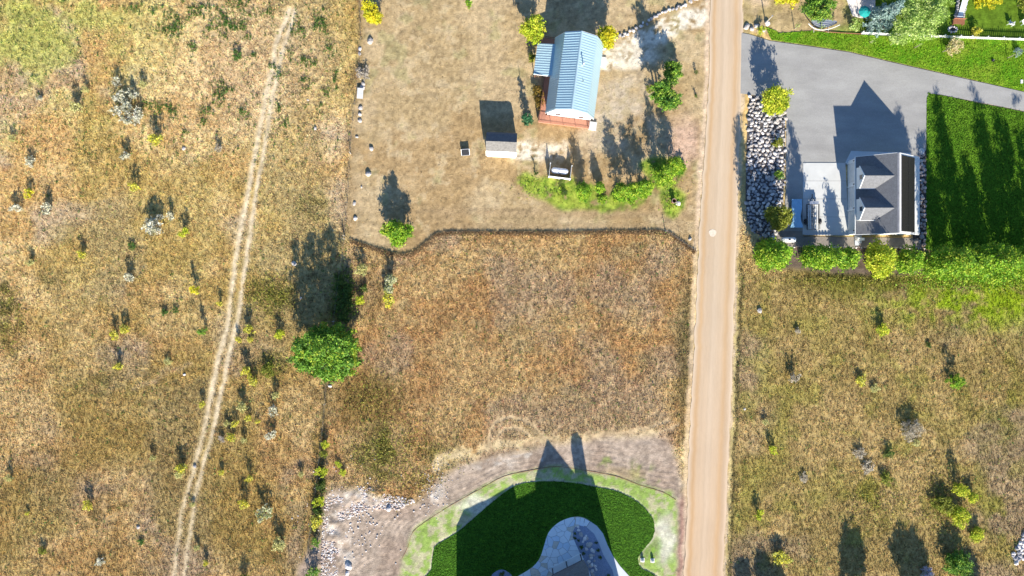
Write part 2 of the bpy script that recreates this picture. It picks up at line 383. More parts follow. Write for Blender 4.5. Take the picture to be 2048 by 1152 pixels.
    # straw rim and old wheel ruts north of the bare soil
    rut = np.minimum(dline(Xs, Ys, smooth([(978,898),(980,865),(1000,838),(1040,836),(1070,852),(1095,884)], 5, False)),
                     dline(Xs, Ys, smooth([(997,890),(998,868),(1015,855),(1040,855),(1060,868)], 5, False)))
    rut = np.minimum(rut, dline(Xs, Ys, smooth([(868,940),(876,918),(895,908),(918,912)], 5, False)))
    rut = np.minimum(rut, dline(Xs, Ys, [(1205,868),(1250,862),(1300,852),(1340,842)]))
    rut = np.minimum(rut, dline(Xs, Ys, [(1300,872),(1335,858),(1355,850)]))
    r1 = np.exp(-(rut/3.4)**2); c = mixc(c, A(.54,.40,.23)*full[...,None], r1*.8); h = h*(1-r1*.85)
    strw = sst(1-dline(X, Y, [(880,925),(940,905),(1010,890),(1080,880),(1160,880),(1220,875),(1300,866)])/22, 0, .8)
    c = mixc(c, A(.56,.44,.25)*full[...,None], strw*.75*sst(n_sm, .3, .6)); h = h*(1-strw*.6)
    # mown yard round the metal-roofed house
    y_ = blur(inside(Xs, Ys, MOWN).astype(np.float32), 1)
    cy = mixc(A(.435,.335,.195)*full[...,None], A(.50,.395,.25)*full[...,None], sst(n_mid, .36, .64))
    cy = cy*A(.88,.83,.74)
    cy = mixc(cy, A(.34,.225,.105)*full[...,None], sst(n_b2, .48, .60)*.7)
    cy = mixc(cy, A(.52,.41,.25)*full[...,None], sst(n_m2*.6+n_sm*.4, .54, .64)*.5)
    cy = mixc(cy, A(.27,.20,.12)*full[...,None], sst(n_sm*.55+n_f*.45, .60, .74)*.55)
    cy = mixc(cy, A(.28,.25,.10)*full[...,None], sst(n_m2, .64, .76)*.5)
    mow = .5+.5*np.sin(WY*5.0+fbm(WX, WY, 14, 60, 2)*8)
    lowm = sst(PY, 385, 425)
    cy = cy*(1-.12*(mow*lowm)[..., None])
    brn = np.exp(-((PY-425-(PX-1000)*.01)/9)**2)*sst(PX, 700, 1000)+np.exp(-((PY-452)/6)**2)*sst(PX, 880, 1000)*.8
    cy = mixc(cy, A(.33,.235,.13)*full[...,None], np.clip(brn, 0, 1)*.7)
    # pale bare gravel around the drive
    pale = np.maximum.reduce([
        sst(1-dline(X, Y, [(1215,120),(1250,105),(1300,78),(1350,50),(1425,22)])/27, 0, .45),
        sst(1-np.hypot((X-1262)/70, (Y-112)/36), 0, .5),
        sst(1-np.hypot((X-1050)/52, (Y-303)/24), 0, .5),
        sst(1-np.hypot((X-1085)/80, (Y-300)/30), 0, .7)*.75])
    near = sst(1-np.hypot((X-1240)/130, (Y-230)/150), 0, .7)
    cy = mixc(cy, A(.52,.43,.32)*full[...,None], near*sst(n_m2, .35, .65)*.8)
    cy = mixc(cy, A(.30,.24,.14)*full[...,None], near*sst(n_sm*.6+n_f*.4, .50, .62)*.75)
    cy = mixc(cy, A(.66,.585,.46)*full[...,None], pale*sst(n_sm*.8+n_f*.35+n_mid*.5, .58, .84))
    pink = sst(1-np.hypot((X-1368)/50, (Y-285)/75), 0, .7)
    cy = mixc(cy, A(.50,.34,.25)*full[...,None], pink*.85)
    gi = blur(inside(X*.5+Xs*.5, Y*.5+Ys*.5, [(1036,352),(1056,346),(1078,352),(1098,350),(1110,357),(1145,352),(1160,372),(1180,370),(1196,385),(1222,378),(1300,362),(1310,380),(1290,400),(1264,420),(1240,418),(1212,424),(1160,420),(1120,415),(1090,398),(1050,384),(1034,366)]).astype(np.float32), 1)
    gj = blur(inside(X*.5+Xs*.5, Y*.5+Ys*.5, [(1283,318),(1320,312),(1355,318),(1374,338),(1366,352),(1350,368),(1372,392),(1368,420),(1348,438),(1330,430),(1326,410),(1322,380),(1300,365),(1290,345),(1280,330)]).astype(np.float32), 1)
    gg = np.clip(gi+gj, 0, 1)
    cy = mixc(cy, mixc(A(.12,.22,.02)*full[...,None], A(.27,.33,.045)*full[...,None], sst(n_sm, .35, .65)), gg*sst(n_sm+n_mid*.4, .38, .62)*.95)
    hy = .05+.03*n_sm+gg*.015
    c = mixc(c, cy, y_); h = h*(1-y_)+hy*y_
    # raised lip of tall grass on the lot line
    lip = np.exp(-(dline(PX, PY-4, EDGE_N)/4.5)**2); h = h+lip*.10
    # fence line verge
    fv = np.exp(-(dline(X, Y, [(722,0),(723,80),(716,170),(704,265),(700,345),(695,420),(690,470)])/9)**2)
    c = mixc(c, A(.27,.19,.10)*full[...,None], fv*.6)
    fence_shade = np.exp(-(dline(Xs, Ys, [(652,760),(648,850),(641,900),(632,1000),(620,1080),(614,1152)])/7)**2)
    c = mixc(c, A(.13,.10,.04)*full[...,None], fence_shade*.7)  # dark band paints in the shade of the ditch and fence-row shrubs
    fv3 = np.exp(-(dline(Xs, Ys, [(640,850),(628,960),(618,1020),(606,1152)])/5)**2)
    c = mixc(c, A(.42,.27,.10)*full[...,None], fv3*.6)
    # wheel tracks
    dL = dline(Xs, Ys, TRACK_L); dR = dline(Xs, Ys, TRACK_R)
    t = np.maximum(np.exp(-(dL/5.5)**2), np.exp(-(dR/5.0)**2))*(.6+.4*sst(n_sm, .2, .5))*(1-.35*sst(PY, 780, 1050))
    c = mixc(c, A(.56,.455,.30)*full[...,None], np.clip(t*1.1, 0, .95)); h = h*(1-np.clip(t*1.3, 0, .97))
    pth = np.exp(-(dline(X, Y, [(270,775),(330,745),(385,725)])/5)**2)
    c = mixc(c, A(.46,.35,.21)*full[...,None], pth*.45)
    # bare soil with tyre marks
    d_ = blur(inside(X*.35+Xs*.65, Y*.35+Ys*.65, DIRT).astype(np.float32), 2)
    dS = dline(PX, PY, SEED)+10*(fbm(WX, WY, 9, 78, 3)-.5)*2
    l1 = np.abs(np.sin(dS*.33))**10; l2 = np.abs(np.sin(dS*.19+WX*.35))**14
    streak = (l1*sst(fbm(WX, WY, 4, 79, 3), .48, .60)+l2*sst(fbm(WX, WY, 5, 80, 3), .48, .60))
    swl = sst(fbm(WX, WY, 4, 82, 3), .45, .6)*np.abs(np.cos(dS*.27))**12
    cd = mixc(A(.345,.265,.215)*full[...,None], A(.43,.345,.285)*full[...,None], sst(n_mid, .35, .65))
    cd = cd*(1-.20*np.clip(streak,0,1)[..., None])*(1+.13*swl[..., None])*(.84+.32*n_sm[..., None])
    for (x, y, rx, ry) in ((868,985,34,40),(990,930,60,18),(1060,915,50,12),(725,992,90,26),(662,1050,26,80),(690,1110,30,60)):
        t = sst(1-np.hypot((X-x)/rx, (Y-y)/ry), 0, .8)
        cd = mixc(cd, A(.56,.50,.45)*full[...,None], t*sst(n_sm, .40, .60)*.9)
    for (x, y, rx, ry) in ((1280,940,30,34),(1296,965,26,16),(1215,925,20,12)):
        t = sst(1-np.hypot((X-x)/rx, (Y-y)/ry), 0, .6)
        cd = mixc(cd, A(.17,.22,.06)*full[...,None], t*sst(n_sm, .40, .60)*.8)
    t = sst(1-np.hypot((X-1240)/70, (Y-950)/24), 0, .7); cd = mixc(cd, A(.38,.29,.16)*full[...,None], t*.6)
    cd = cd*A(.88,.86,.80)
    c = mixc(c, cd, d_); h = h*(1-d_)
    # newly seeded strip round the turf
    s_ = blur(inside(X*.12+Xs*.88, Y*.12+Ys*.88, SEED).astype(np.float32), 1)
    cs = mixc(A(.45,.42,.25)*full[...,None], A(.20,.30,.055)*full[...,None], sst(n_sm*.55+n_m2*.30+n_f*.32, .50, .64)*.9)
    bare = np.maximum(sst(1-np.hypot((X-965)/60, (Y-1010)/26), 0, .6), sst(1-np.hypot((X-1330)/26, (Y-1080)/70), 0, .6))
    cs = mixc(cs, A(.55,.52,.42)*full[...,None], bare*.85)
    gs = sst(1-np.hypot((X-1300)/30, (Y-1095)/34), 0, .6); cs = mixc(cs, A(.14,.26,.03)*full[...,None], gs*.6)
    c = mixc(c, cs, s_); h = h*(1-s_)+.03*s_
    rimt = np.exp(-(dline(Xs, Ys, TURF)/3.0)**2)*(1-inside(PX, PY, TURF))
    c = mixc(c, A(.52,.47,.36)*full[...,None], rimt*.8)
    # verges of the road: pale gravel spill, dirt bank in the south
    dl = dline(X*.3+Xs*.7, PY, ROAD_L[1:-1]); dr = dline(X*.3+Xs*.7, PY, ROAD_R[1:-1])
    out = ~inside(PX, PY, ROAD_L+ROAD_R[::-1])
    v = (sst(1-dl/13, 0, .6)*out)*(.55+.45*sst(-PY, -560, -380)); c = mixc(c, A(.56,.42,.29)*full[...,None], v*.9); h = h*(1-v)
    v = sst(1-dr/6, 0, .6)*out; c = mixc(c, A(.52,.40,.27)*full[...,None], v*.85); h = h*(1-v)
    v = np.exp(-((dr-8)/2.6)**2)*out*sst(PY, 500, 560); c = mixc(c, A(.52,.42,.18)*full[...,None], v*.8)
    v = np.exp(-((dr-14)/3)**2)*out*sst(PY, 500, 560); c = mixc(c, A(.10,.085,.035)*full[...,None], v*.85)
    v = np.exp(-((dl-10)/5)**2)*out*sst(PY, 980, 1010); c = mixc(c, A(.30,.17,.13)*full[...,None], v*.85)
    # yards north-east
    ny = inside(X*.2+Xs*.8, Ys, YARD_N)
    cn = mixc(A(.36,.27,.14)*full[...,None], A(.10,.17,.015)*full[...,None], sst(n_mid*.6+sst(PX, 1560, 1900)*.5, .40, .66))
    c = np.where(ny[..., None], cn, c); h = np.where(ny, .04, h); h = np.where((PX > 1484) & (PX < 1700) & (PY < 70), .05, h)
    nz = inside(Xs, Ys, [(1487,-200),(1562,-200),(1562,66),(1487,66)])
    c = np.where(nz[..., None], mixc(A(.50,.37,.23)*full[...,None], A(.34,.26,.12)*full[...,None], sst(n_mid, .4, .6)), c)
    # mulched strip behind the tree row
    mu = blur(inside(Xs, Ys, [(1512,478),(1560,470),(1700,476),(1855,496),(2400,520),(2400,552),(1860,548),(1700,552),(1560,535),(1510,520)]).astype(np.float32), 1)
    c = mixc(c, A(.12,.088,.072)*full[...,None], mu*(1-.75*sst(PX, 1830, 1870))*.95); h = h*(1-mu)
    # fine speckle
    c = c*(.62+.76*n_f[..., None])*(.84+.32*n_sm[..., None])
    return np.clip(c, .01, .80), np.clip(h, 0, .8)

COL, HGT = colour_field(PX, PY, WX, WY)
flat = np.zeros(PX.shape, bool)
for pl in (ROAD_L+ROAD_R[::-1], DRIVE, COBBLE, LAWN_E, LAWN_N, TURF, [(1600,320),(1860,296),(1860,500),(1540,500),(1560,460),(1600,460)]):
    flat |= inside(PX, PY, pl)
flatb = blur(flat.astype(np.float32), 2)
Z = -.05+.10*fbm(WX, WY, .9, 71, 3)+.18*(HGT > .1)*(fbm(WX, WY, .55, 75, 2)-.35)*np.minimum(HGT*2.2, 1)
dirtm = inside(PX, PY, DIRT) & ~inside(PX, PY, SEED)
ang = fbm(WX, WY, 25, 77, 2)
Z = Z+dirtm*.018*np.sin(dline(PX, PY, SEED)*.66+20*(fbm(WX, WY, 9, 78, 3)-.5))*sst(fbm(WX, WY, 4, 79, 3), .40, .56)
Z = Z+.10*np.exp(-((dline(PX, PY, ROAD_L[1:-1])-8)/4)**2)*(PY > 970)*(PX < 1385)
rubb = np.maximum(np.exp(-((np.hypot((PX-720)/80, (PY-992)/22)))**2), np.exp(-((np.hypot((PX-672)/24, (PY-1065)/90)))**2))
Z = Z+rubb*(.1+.8*(fbm(WX, WY, 1.3, 83, 3)-.35))*~(PX > 800)
Z = Z*(1-np.clip(flatb*2.2, 0, 1)) - .06*np.clip(flatb*2.2, 0, 1)
far = (np.abs(WX) > 94.5) | (np.abs(WY) > 56.5); Z = np.where(far, -.06, Z)
nxg, nyg = PX.shape
idx = np.arange(nxg*nyg).reshape(nxg, nyg)
F = np.stack([idx[:-1,:-1], idx[1:,:-1], idx[1:,1:], idx[:-1,1:]], -1).reshape(-1, 4)
me = bpy.data.meshes.new('ground'); nv = nxg*nyg; nf = len(F)
me.vertices.add(nv); me.vertices.foreach_set('co', np.stack([WX, WY, Z], -1).astype(np.float32).ravel())
me.loops.add(nf*4); me.loops.foreach_set('vertex_index', F.astype(np.int32).ravel())
me.polygons.add(nf); me.polygons.foreach_set('loop_start', np.arange(0, nf*4, 4, dtype=np.int32))
me.polygons.foreach_set('use_smooth', np.ones(nf, bool))
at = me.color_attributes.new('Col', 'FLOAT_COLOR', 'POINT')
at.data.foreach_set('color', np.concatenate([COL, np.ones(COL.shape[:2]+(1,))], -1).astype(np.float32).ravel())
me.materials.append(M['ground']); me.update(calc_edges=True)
g = link('ground', me); g['kind'] = 'structure'

# ------------------------------------------------------------------ dry grass: leaning blades over the fields
def sample(a, x, y):
    i = np.clip(np.searchsorted(gx, x), 0, nxg-1); j = np.clip(np.searchsorted(gy, y), 0, nyg-1); return a[i, j]
def tufts(name, n, keep, hs, wide, seed, bright=(1.15,.35), label=None, lean=.75):
    r = np.random.default_rng(seed)
    x = r.uniform(-91, 91, n); y = r.uniform(-54, 54, n)
    hh = sample(HGT, x, y); fl = sample(flatb, x, y)
    k = (fl < .05) & keep(hh, x*SCALE+1024, 576-y*SCALE) ; x, y, hh = x[k], y[k], hh[k]; n = len(x)
    c = sample(COL, x, y)*np.clip(bright[0]+bright[1]*r.standard_normal((n, 1)), .25, 2.2)
    c = np.clip(c*(1+.06*r.standard_normal((n, 3))), .012, .8)
    z = sample(Z, x, y)-.02
    B = 3; V = np.zeros((n, B, 3, 3))
    a0 = r.uniform(0, 6.28, n)
    H = hh*hs*r.uniform(.6, 1.3, n)
    for b in range(B):
        a = a0+b*2.1+r.uniform(-.5, .5, n); w = wide*r.uniform(.6, 1.3, n)
        dx, dy = np.cos(a), np.sin(a)
        V[:, b, 0] = np.stack([x-dy*w/2, y+dx*w/2, z], -1); V[:, b, 1] = np.stack([x+dy*w/2, y-dx*w/2, z], -1)
        L = H*lean*r.uniform(.5, 1.4, n)
        V[:, b, 2] = np.stack([x+dx*L, y+dy*L, z+H], -1)
    cc = np.repeat(c[:, None, :], B*3, 1).reshape(-1, 3)
    me = np_mesh(name, V.reshape(-1, 3), 3, cc, 'tuft'); o = link(name, me); o['kind'] = 'stuff'
    if label: o['label'] = label
    return o
tufts('dry_grass', 300000, lambda h, X, Y: (h > .1), 1.0, .125, 3, bright=(1.10,.34), lean=1.1, label='dry wild grass and stems covering the fields')
tufts('mown_grass', 110000, lambda h, X, Y: (h <= .1) & (h > .035), 1.3, .10, 4, bright=(1.02,.42), label='short mown dry grass of the yard')

# ------------------------------------------------------------------ flat setting: road, drive, lawns, pads
def road_mesh():
    ys = np.linspace(-60, 60, 260); L = np.array([G(*p) for p in ROAD_L]); Rr = np.array([G(*p) for p in ROAD_R])
    us = np.linspace(0, 1, 30); ys = np.concatenate([[-1500, -300, -85], ys, [85, 300, 1500]])
    V = []; cols = []
    for y in ys:
        yc = np.clip(y, L[-1,1], L[0,1]); xl = np.interp(-yc, -L[:,1], L[:,0]); xr = np.interp(-yc, -Rr[:,1], Rr[:,0])
        xl += .12*(vn(np.array(y*.7), np.array(3.), 3)-.5)*2+.1*(vn(np.array(y*2.7), np.array(9.), 5)-.5); xr += .12*(vn(np.array(y*.6), np.array(8.), 4)-.5)*2
        for u in us:
            V.append((xl+(xr-xl)*u, y, .012+.05*math.sin(math.pi*u)))
            edge = math.exp(-((u-.13)/.06)**2)+.8*math.exp(-((u-.80)/.07)**2)
            rim = math.exp(-(u/.07)**2)+math.exp(-((1-u)/.05)**2)
            mid = math.exp(-((u-.48)/.10)**2)
            n = float(vn(np.array(u*22.), np.array(y*.03), 6)); c = np.array([.50,.375,.255])
            c = c*(1-.0*mid)+edge*np.array([-.01,-.05,-.075])+rim*np.array([.09,.09,.08])+mid*np.array([.03,.035,.035])
            south = min(max((-y-5)/50, 0), 1); c = c*np.array([1, 1-.05*south, 1-.09*south])
            c = c*(.94+.12*n)*(.96+.08*float(vn(np.array(u*5.), np.array(y*.25), 7)))
            cols.append(c)
    n = len(us); F = [(i*n+j, i*n+j+1, (i+1)*n+j+1, (i+1)*n+j) for i in range(len(ys)-1) for j in range(n-1)]
    me = bpy.data.meshes.new('road'); me.from_pydata(V, [], F)
    at = me.color_attributes.new('Col', 'FLOAT_COLOR', 'POINT'); at.data.foreach_set('color', np.array([list(c)+[1] for c in cols], np.float32).ravel())
    me.materials.append(M['road']); me.update(); o = link('road', me); o['kind'] = 'structure'; o['label'] = 'straight pale gravel road between the lots'
road_mesh()
struct('driveway', MB().sheet(GP(DRIVE), .022), 'asphalt', label='wide grey asphalt driveway in front of the garage')
struct('lawn', MB().sheet(GP(LAWN_E), .020), 'lawn', label='bright green lawn beside the garage')
struct('lawn', MB().sheet(GP(LAWN_N), .014), 'lawn2', label='partly dry green lawn north of the asphalt driveway')
struct('lawn', MB().sheet(GP(TURF), .018), 'turf', label='curved dark green turf round the flagstone patio')
struct('ground', MB().sheet(GP(COBBLE), .010), 'soil_dark', label='dark soil under the cobble bed')
struct('path', MB().sheet(GP([(1556,460),(1606,460),(1606,473),(1836,476),(1850,488),(1840,497),(1560,494),(1548,480)]), .006), 'gravel_grey', label='grey gravel strip behind the garage')
struct('path', MB().sheet(GP([(1826,300),(1853,298),(1854,490),(1850,500),(1836,476),(1826,480)]), .008), 'mulch', label='dark gravel strip beside the garage')
pad = struct('pavement', MB().prism(GP([(1606,326),(1690,326),(1698,471),(1605,469)]), .0, .10), 'concrete', label='pale concrete parking pad beside the garage')
for k in range(1, 4):
    y = 326+k*36
    part('pavement_joint', MB().box((*G(1650, y), .101), (7.4, .03, .01)), 'mulch', pad)
struct('pavement', MB().prism(GP([(1690,326),(1702,302),(1820,306),(1826,322),(1700,330)]), 0, .10), 'concrete2', label='concrete apron along the north end of the garage')
cr = MB()                                                     # pale grit circle on the road
cr.sheet([(G(1425,466)[0]+.62*math.cos(t)*(1+.1*math.sin(3*t)), G(1425,466)[1]+.62*math.sin(t)) for t in np.linspace(0, 6.28, 20)[:-1]], .075)
struct('road_patch', cr, 'road_pale', label='small pale round patch on the gravel road')

# lawn blades so the edges and sheen are real
PAVED = [(1022,1152),(1060,1134),(1076,1115),(1085,1088),(1093,1063),(1112,1044),(1133,1034),(1155,1030),(1174,1034),(1183,1040),(1196,1049),(1209,1065),(1218,1089),(1229,1111),(1243,1131),(1265,1156),(1290,1210),(976,1210),(982,1150),(1003,1136)]
def lawn_blades(name, poly, n, hgt, col, seed, zz, lab):
    r = np.random.default_rng(seed); P = np.array(GP(poly)); lo = np.maximum(P.min(0), [-90,-52]); hi = np.minimum(P.max(0), [92, 52])
    x = r.uniform(lo[0], hi[0], n); y = r.uniform(lo[1], hi[1], n); k = inside(x, y, [tuple(p) for p in P]) & ~inside(x, y, GP(PAVED)); x, y = x[k], y[k]
    n = len(x); a = r.uniform(0, 6.28, n)+0; w = .10; H = hgt*r.uniform(.6, 1.4, n)
    if name == 'turf_blades': a = r.normal(R(60), .7, n)
    dx, dy = np.cos(a), np.sin(a); V = np.zeros((n, 3, 3))
    V[:,0] = np.stack([x-dy*w, y+dx*w, 0*x+zz], -1); V[:,1] = np.stack([x+dy*w, y-dx*w, 0*x+zz], -1); V[:,2] = np.stack([x+dx*H*1.6, y+dy*H*1.6, zz+H], -1)
    c = np.array(col)*np.clip(1+.35*r.standard_normal((n,1)), .3, 2.5)*(.7+.6*fbm(x, y, 3.0, seed, 3)[:, None])
    o = link(name, np_mesh(name, V.reshape(-1,3), 3, np.repeat(c, 3, 0), 'tuft')); o['kind'] = 'stuff'; o['label'] = lab
lawn_blades('lawn_blades', LAWN_E, 26000, .10, (.09,.19,.014), 31, .02, 'short blades of the bright lawn')
lawn_blades('turf_blades', TURF, 46000, .09, (.06,.155,.014), 32, .018, 'short blades of the curved turf')
lawn_blades('verge_blades', LAWN_N, 18000, .10, (.16,.29,.015), 33, .014, 'short blades of the partly dry lawn')

# ------------------------------------------------------------------ plants
PAL = {
 'green': [(.12,.26,.025),(.19,.34,.035),(.07,.16,.018),(.27,.38,.045),(.10,.24,.04)],
 'autumn': [(.12,.27,.025),(.20,.36,.035),(.07,.17,.018),(.14,.30,.03),(.16,.30,.05),(.34,.42,.04)],
 'bright': [(.18,.36,.02),(.28,.45,.03),(.10,.23,.016),(.38,.47,.045)],
 'yellowgreen': [(.42,.52,.03),(.54,.58,.045),(.26,.36,.02),(.64,.62,.06)],
 'gold': [(.66,.58,.02),(.74,.62,.03),(.48,.44,.02),(.50,.56,.04)],
 'yellow': [(.74,.68,.06),(.66,.58,.05),(.40,.38,.05),(.76,.72,.16),(.28,.30,.06)],
 'paleyellow': [(.55,.53,.20),(.62,.58,.26),(.42,.40,.13),(.34,.34,.12)],
 'sage': [(.74,.70,.50),(.80,.76,.60),(.46,.44,.30),(.22,.22,.13)],
 'cream': [(.60,.60,.36),(.66,.64,.42),(.42,.44,.20),(.30,.34,.12)],
 'dead': [(.44,.38,.28),(.52,.46,.35),(.34,.29,.20)],
 'grey': [(.44,.38,.30),(.52,.46,.38),(.28,.24,.19)],
 'olive': [(.22,.25,.03),(.32,.34,.045),(.14,.16,.02)],
 'darkgreen': [(.05,.10,.018),(.07,.13,.02),(.13,.17,.03)],
 'weed': [(.06,.15,.025),(.09,.19,.03),(.05,.11,.02)],
 'bluespruce': [(.22,.33,.29),(.30,.42,.38),(.15,.24,.20),(.38,.48,.44)],
 'spruce': [(.05,.17,.07),(.09,.25,.11),(.035,.11,.05)],
 'locust': [(.30,.44,.09),(.40,.54,.13),(.19,.32,.05),(.52,.62,.22)],
 'purple': [(.62,.52,.68),(.74,.64,.74),(.36,.32,.34),(.34,.36,.2)],
 'rust': [(.22,.15,.03),(.30,.18,.03),(.12,.10,.02)],
 'straw': [(.55,.46,.22),(.62,.54,.30),(.40,.36,.12)],
}
def leaf_faces(P, size, pal, r, up=.55, tint=.14, clump_id=None, elong=1.5):
    n = len(P); nr = r.standard_normal((n, 3)); nr /= np.linalg.norm(nr, axis=1)[:, None]; nr[:, 2] = np.abs(nr[:, 2])+up
    nr /= np.linalg.norm(nr, axis=1)[:, None]
    t = np.cross(nr, r.standard_normal((n, 3))); t /= np.linalg.norm(t, axis=1)[:, None]+1e-9; b = np.cross(nr, t)
    s = size*r.uniform(.6, 1.35, n)[:, None]; V = np.stack([P-t*s*elong, P-b*s*.6, P+t*s*elong, P+b*s*.6], 1)
    pal = np.array(pal); ci = r.integers(0, len(pal), n)
    if clump_id is not None:
        cc = r.integers(0, len(pal), clump_id.max()+1); ci = np.where(r.random(n) < .6, cc[clump_id], ci)
    c = pal[ci]*(1+tint*r.standard_normal((n, 1)))
    return V.reshape(-1, 3), np.clip(np.repeat(c, 4, 0), .008, .8)

def crown_points(lobes, nclump, per, crad, r, shell=.55):
    """lobes: (x,y,z,rx,ry,rz). clumps sit mostly near the surface of the lobes, leaves scatter round each clump"""
    L = np.array(lobes, float); vol = (L[:,3]*L[:,4]*L[:,5])**.8; li = r.choice(len(L), nclump, p=vol/vol.sum())
    d = r.standard_normal((nclump, 3)); d /= np.linalg.norm(d, axis=1)[:, None]
    rad = (shell+(1-shell)*r.random(nclump)**.7)*r.uniform(.82, 1.12, nclump)
    c = L[li, :3]+d*L[li, 3:]*rad[:, None]; c[:, 2] = np.maximum(c[:, 2], .15)
    P = np.repeat(c, per, 0)+r.standard_normal((nclump*per, 3))*crad*np.array([1, 1, .7])
    P[:, 2] = np.maximum(P[:, 2], .05)
    return P, np.repeat(np.arange(nclump), per), c

def tree(px, py, h, rad, pal, label, kind='round', n=260, per=12, leaf=.17, crad=.33, base=.25, name='tree', cat='tree', group=None, seed=None, trunk=None, lobes=None, trunks=1):
    r = np.random.default_rng(int(px*7+py*13) if seed is None else seed)
    x, y = G(px, py); t = thing(name, label, cat, (x, y, 0), group=group)
    if lobes is None:
        if kind == 'round':
            lobes = [(0, 0, h*.62, rad*.8, rad*.8, h*.36)]+[(rad*.5*math.cos(a)*r.uniform(.7,1.2), rad*.5*math.sin(a)*r.uniform(.7,1.2), h*r.uniform(.45,.7), rad*.52, rad*.52, h*.24) for a in np.linspace(0, 6.28, 7)[:-1]]
        elif kind == 'spire':
            lobes = [(r.normal(0,.1), r.normal(0,.1), h*(base+(1-base)*u), max(rad*(1-max(u-.38,0)**1.4*1.5-max(.3-u,0)*.9)*r.uniform(.85,1.12), .22), max(rad*(1-max(u-.38,0)**1.4*1.5-max(.3-u,0)*.9), .22), h*.11) for u in np.linspace(.05, .96, 11)]
        elif kind == 'cone':
            lobes = [(0, 0, h*(.06+.92*u), max(rad*(1-u)**.9, .10), max(rad*(1-u)**.9, .10), h*.07) for u in np.linspace(0, 1, 12)]
        elif kind == 'bush':
            lobes = [(rad*.4*math.cos(a)*r.uniform(.5,1.2), rad*.4*math.sin(a)*r.uniform(.5,1.2), h*.5, rad*.62, rad*.62, h*.45) for a in np.linspace(0, 6.28, 6)[:-1]]
    if kind == 'spire' and 'poplar' in name: lobes = [(a, b, c_, d*.9, e*1.45, f) for a, b, c_, d, e, f in lobes]
    P, ids, cl = crown_points(lobes, max(8, int(n*.42)), int(per*3.1), crad*.80, r, .42)
    V, c = leaf_faces(P, leaf*.80, PAL[pal], r, clump_id=ids)
    link('crown', np_mesh('crown', V, 4, c, 'leaf'), t)
    b = MB(); tr = trunk or max(.05, h*.016)
    for k in range(trunks):
        ox, oy = (0, 0) if trunks == 1 else (rad*.35*math.cos(k*2.4), rad*.3*math.sin(k*2.4))
        top = (ox*1.5+r.normal(0, .08), oy*1.5+r.normal(0, .08), h*.82)
        mid = (ox+r.normal(0, .06), oy+r.normal(0, .06), h*.4)
        b.tube((ox*.4, oy*.4, -.1), mid, tr*1.3, tr*.85, 7); b.tube(mid, top, tr*.85, tr*.3, 6)
    sel = cl[r.choice(len(cl), min(len(cl), 12), replace=False)]
    for q in sel:
        z0 = max(.15*h, q[2]*.62); b.tube((r.normal(0,.03), r.normal(0,.03), z0), tuple(q), tr*.4, tr*.12, 4)
    part('trunk', b, 'bark', t)
    return t

# shared shrub shapes
SHR = {}
def shrub_mesh(pal, v, spiky=False):
    k = (pal, v)
    if k not in SHR:
        r = np.random.default_rng(hash(pal) % 9999 if False else sum(map(ord, pal))*7+v)
        lob = [(.30*math.cos(a)*r.uniform(.5,1.3), .30*math.sin(a)*r.uniform(.5,1.3), r.uniform(.35,.6), r.uniform(.2,.32), r.uniform(.2,.32), r.uniform(.28,.4)) for a in np.linspace(0, 6.28, 6)[:-1]]
        P, ids, cl = crown_points(lob, 46, 10, .06, r, .35)
        V, c = leaf_faces(P, .050, PAL[pal], r, up=.7, clump_id=ids)
        b = MB()
        for q in cl[::3]: b.tube((q[0]*.12, q[1]*.12, -.03), tuple(q), .02, .008, 3)
        SHR[k] = (np_mesh('foliage', V, 4, c, 'leaf'), b.mesh('stems', 'bark'))
    return SHR[k]
SHRUB_N = [0]
def shrub(px, py, w, hf, pal, label, cat='shrub', name='shrub', group='wild shrubs scattered over the dry fields', h=None):
    """w: width in photo pixels; hf: height / width"""
    SHRUB_N[0] += 1; i = SHRUB_N[0]; s = w/SCALE*1.06
    t = thing(name, label, cat, (*G(px, py), 0), rz=(i*1.7) % 6.28, group=group)
    a, b = shrub_mesh(pal, i % 4); sc = (s, s*.92, (h if h else s*hf*1.3))
    link('foliage', a, t, sc=sc); link('stems', b, t, sc=sc)
    return t

# --- big trees
r0 = np.random.default_rng(5)
BIG = [(-3.2,-.3,4.2,2.6,2.6,3.3),(-1.2,.8,5.2,2.6,2.4,4.2),(1.4,.6,5.0,2.7,2.5,4.0),(3.3,-.2,4.2,2.4,2.5,3.2),(-2.0,-1.8,3.0,2.8,2.2,2.4),(.4,-1.9,3.2,2.9,2.3,2.6),(2.5,-1.9,2.9,2.5,2.2,2.3),(-4.0,1.2,5.8,1.2,1.3,3.2),(2.8,1.6,6.2,1.6,1.4,3.2),(0,-3.4,1.8,3.2,1.6,1.6),(.6,-4.2,1.4,1.8,1.0,1.2),(-1.4,2.6,3.2,2.6,1.7,2.4),(1.7,2.7,3.0,2.4,1.7,2.2)]
tree(667, 699, 9.5, 5, 'autumn', 'large round broad-leaved tree on the fence line of the middle lot', n=1150, per=12, leaf=.20, crad=.36, lobes=BIG, trunks=4, name='broadleaf_tree')
tree(798, 466, 5.2, 2.7, 'bright', 'lone bright green tree standing inside the curve of the mown edge', n=420, per=12, leaf=.15, crad=.26,
     lobes=[(0,0,2.2,1.9,1.9,1.7),(0,.3,3.6,.9,.9,1.5),(-1.5,.3,2.0,1.0,1.0,1.3),(1.5,.2,2.0,1.0,1.1,1.3),(0,-1.5,1.5,1.3,1.0,1.1),(.8,.8,3.4,.5,.5,1.1),(-.9,.9,3.0,.5,.5,1.2)])
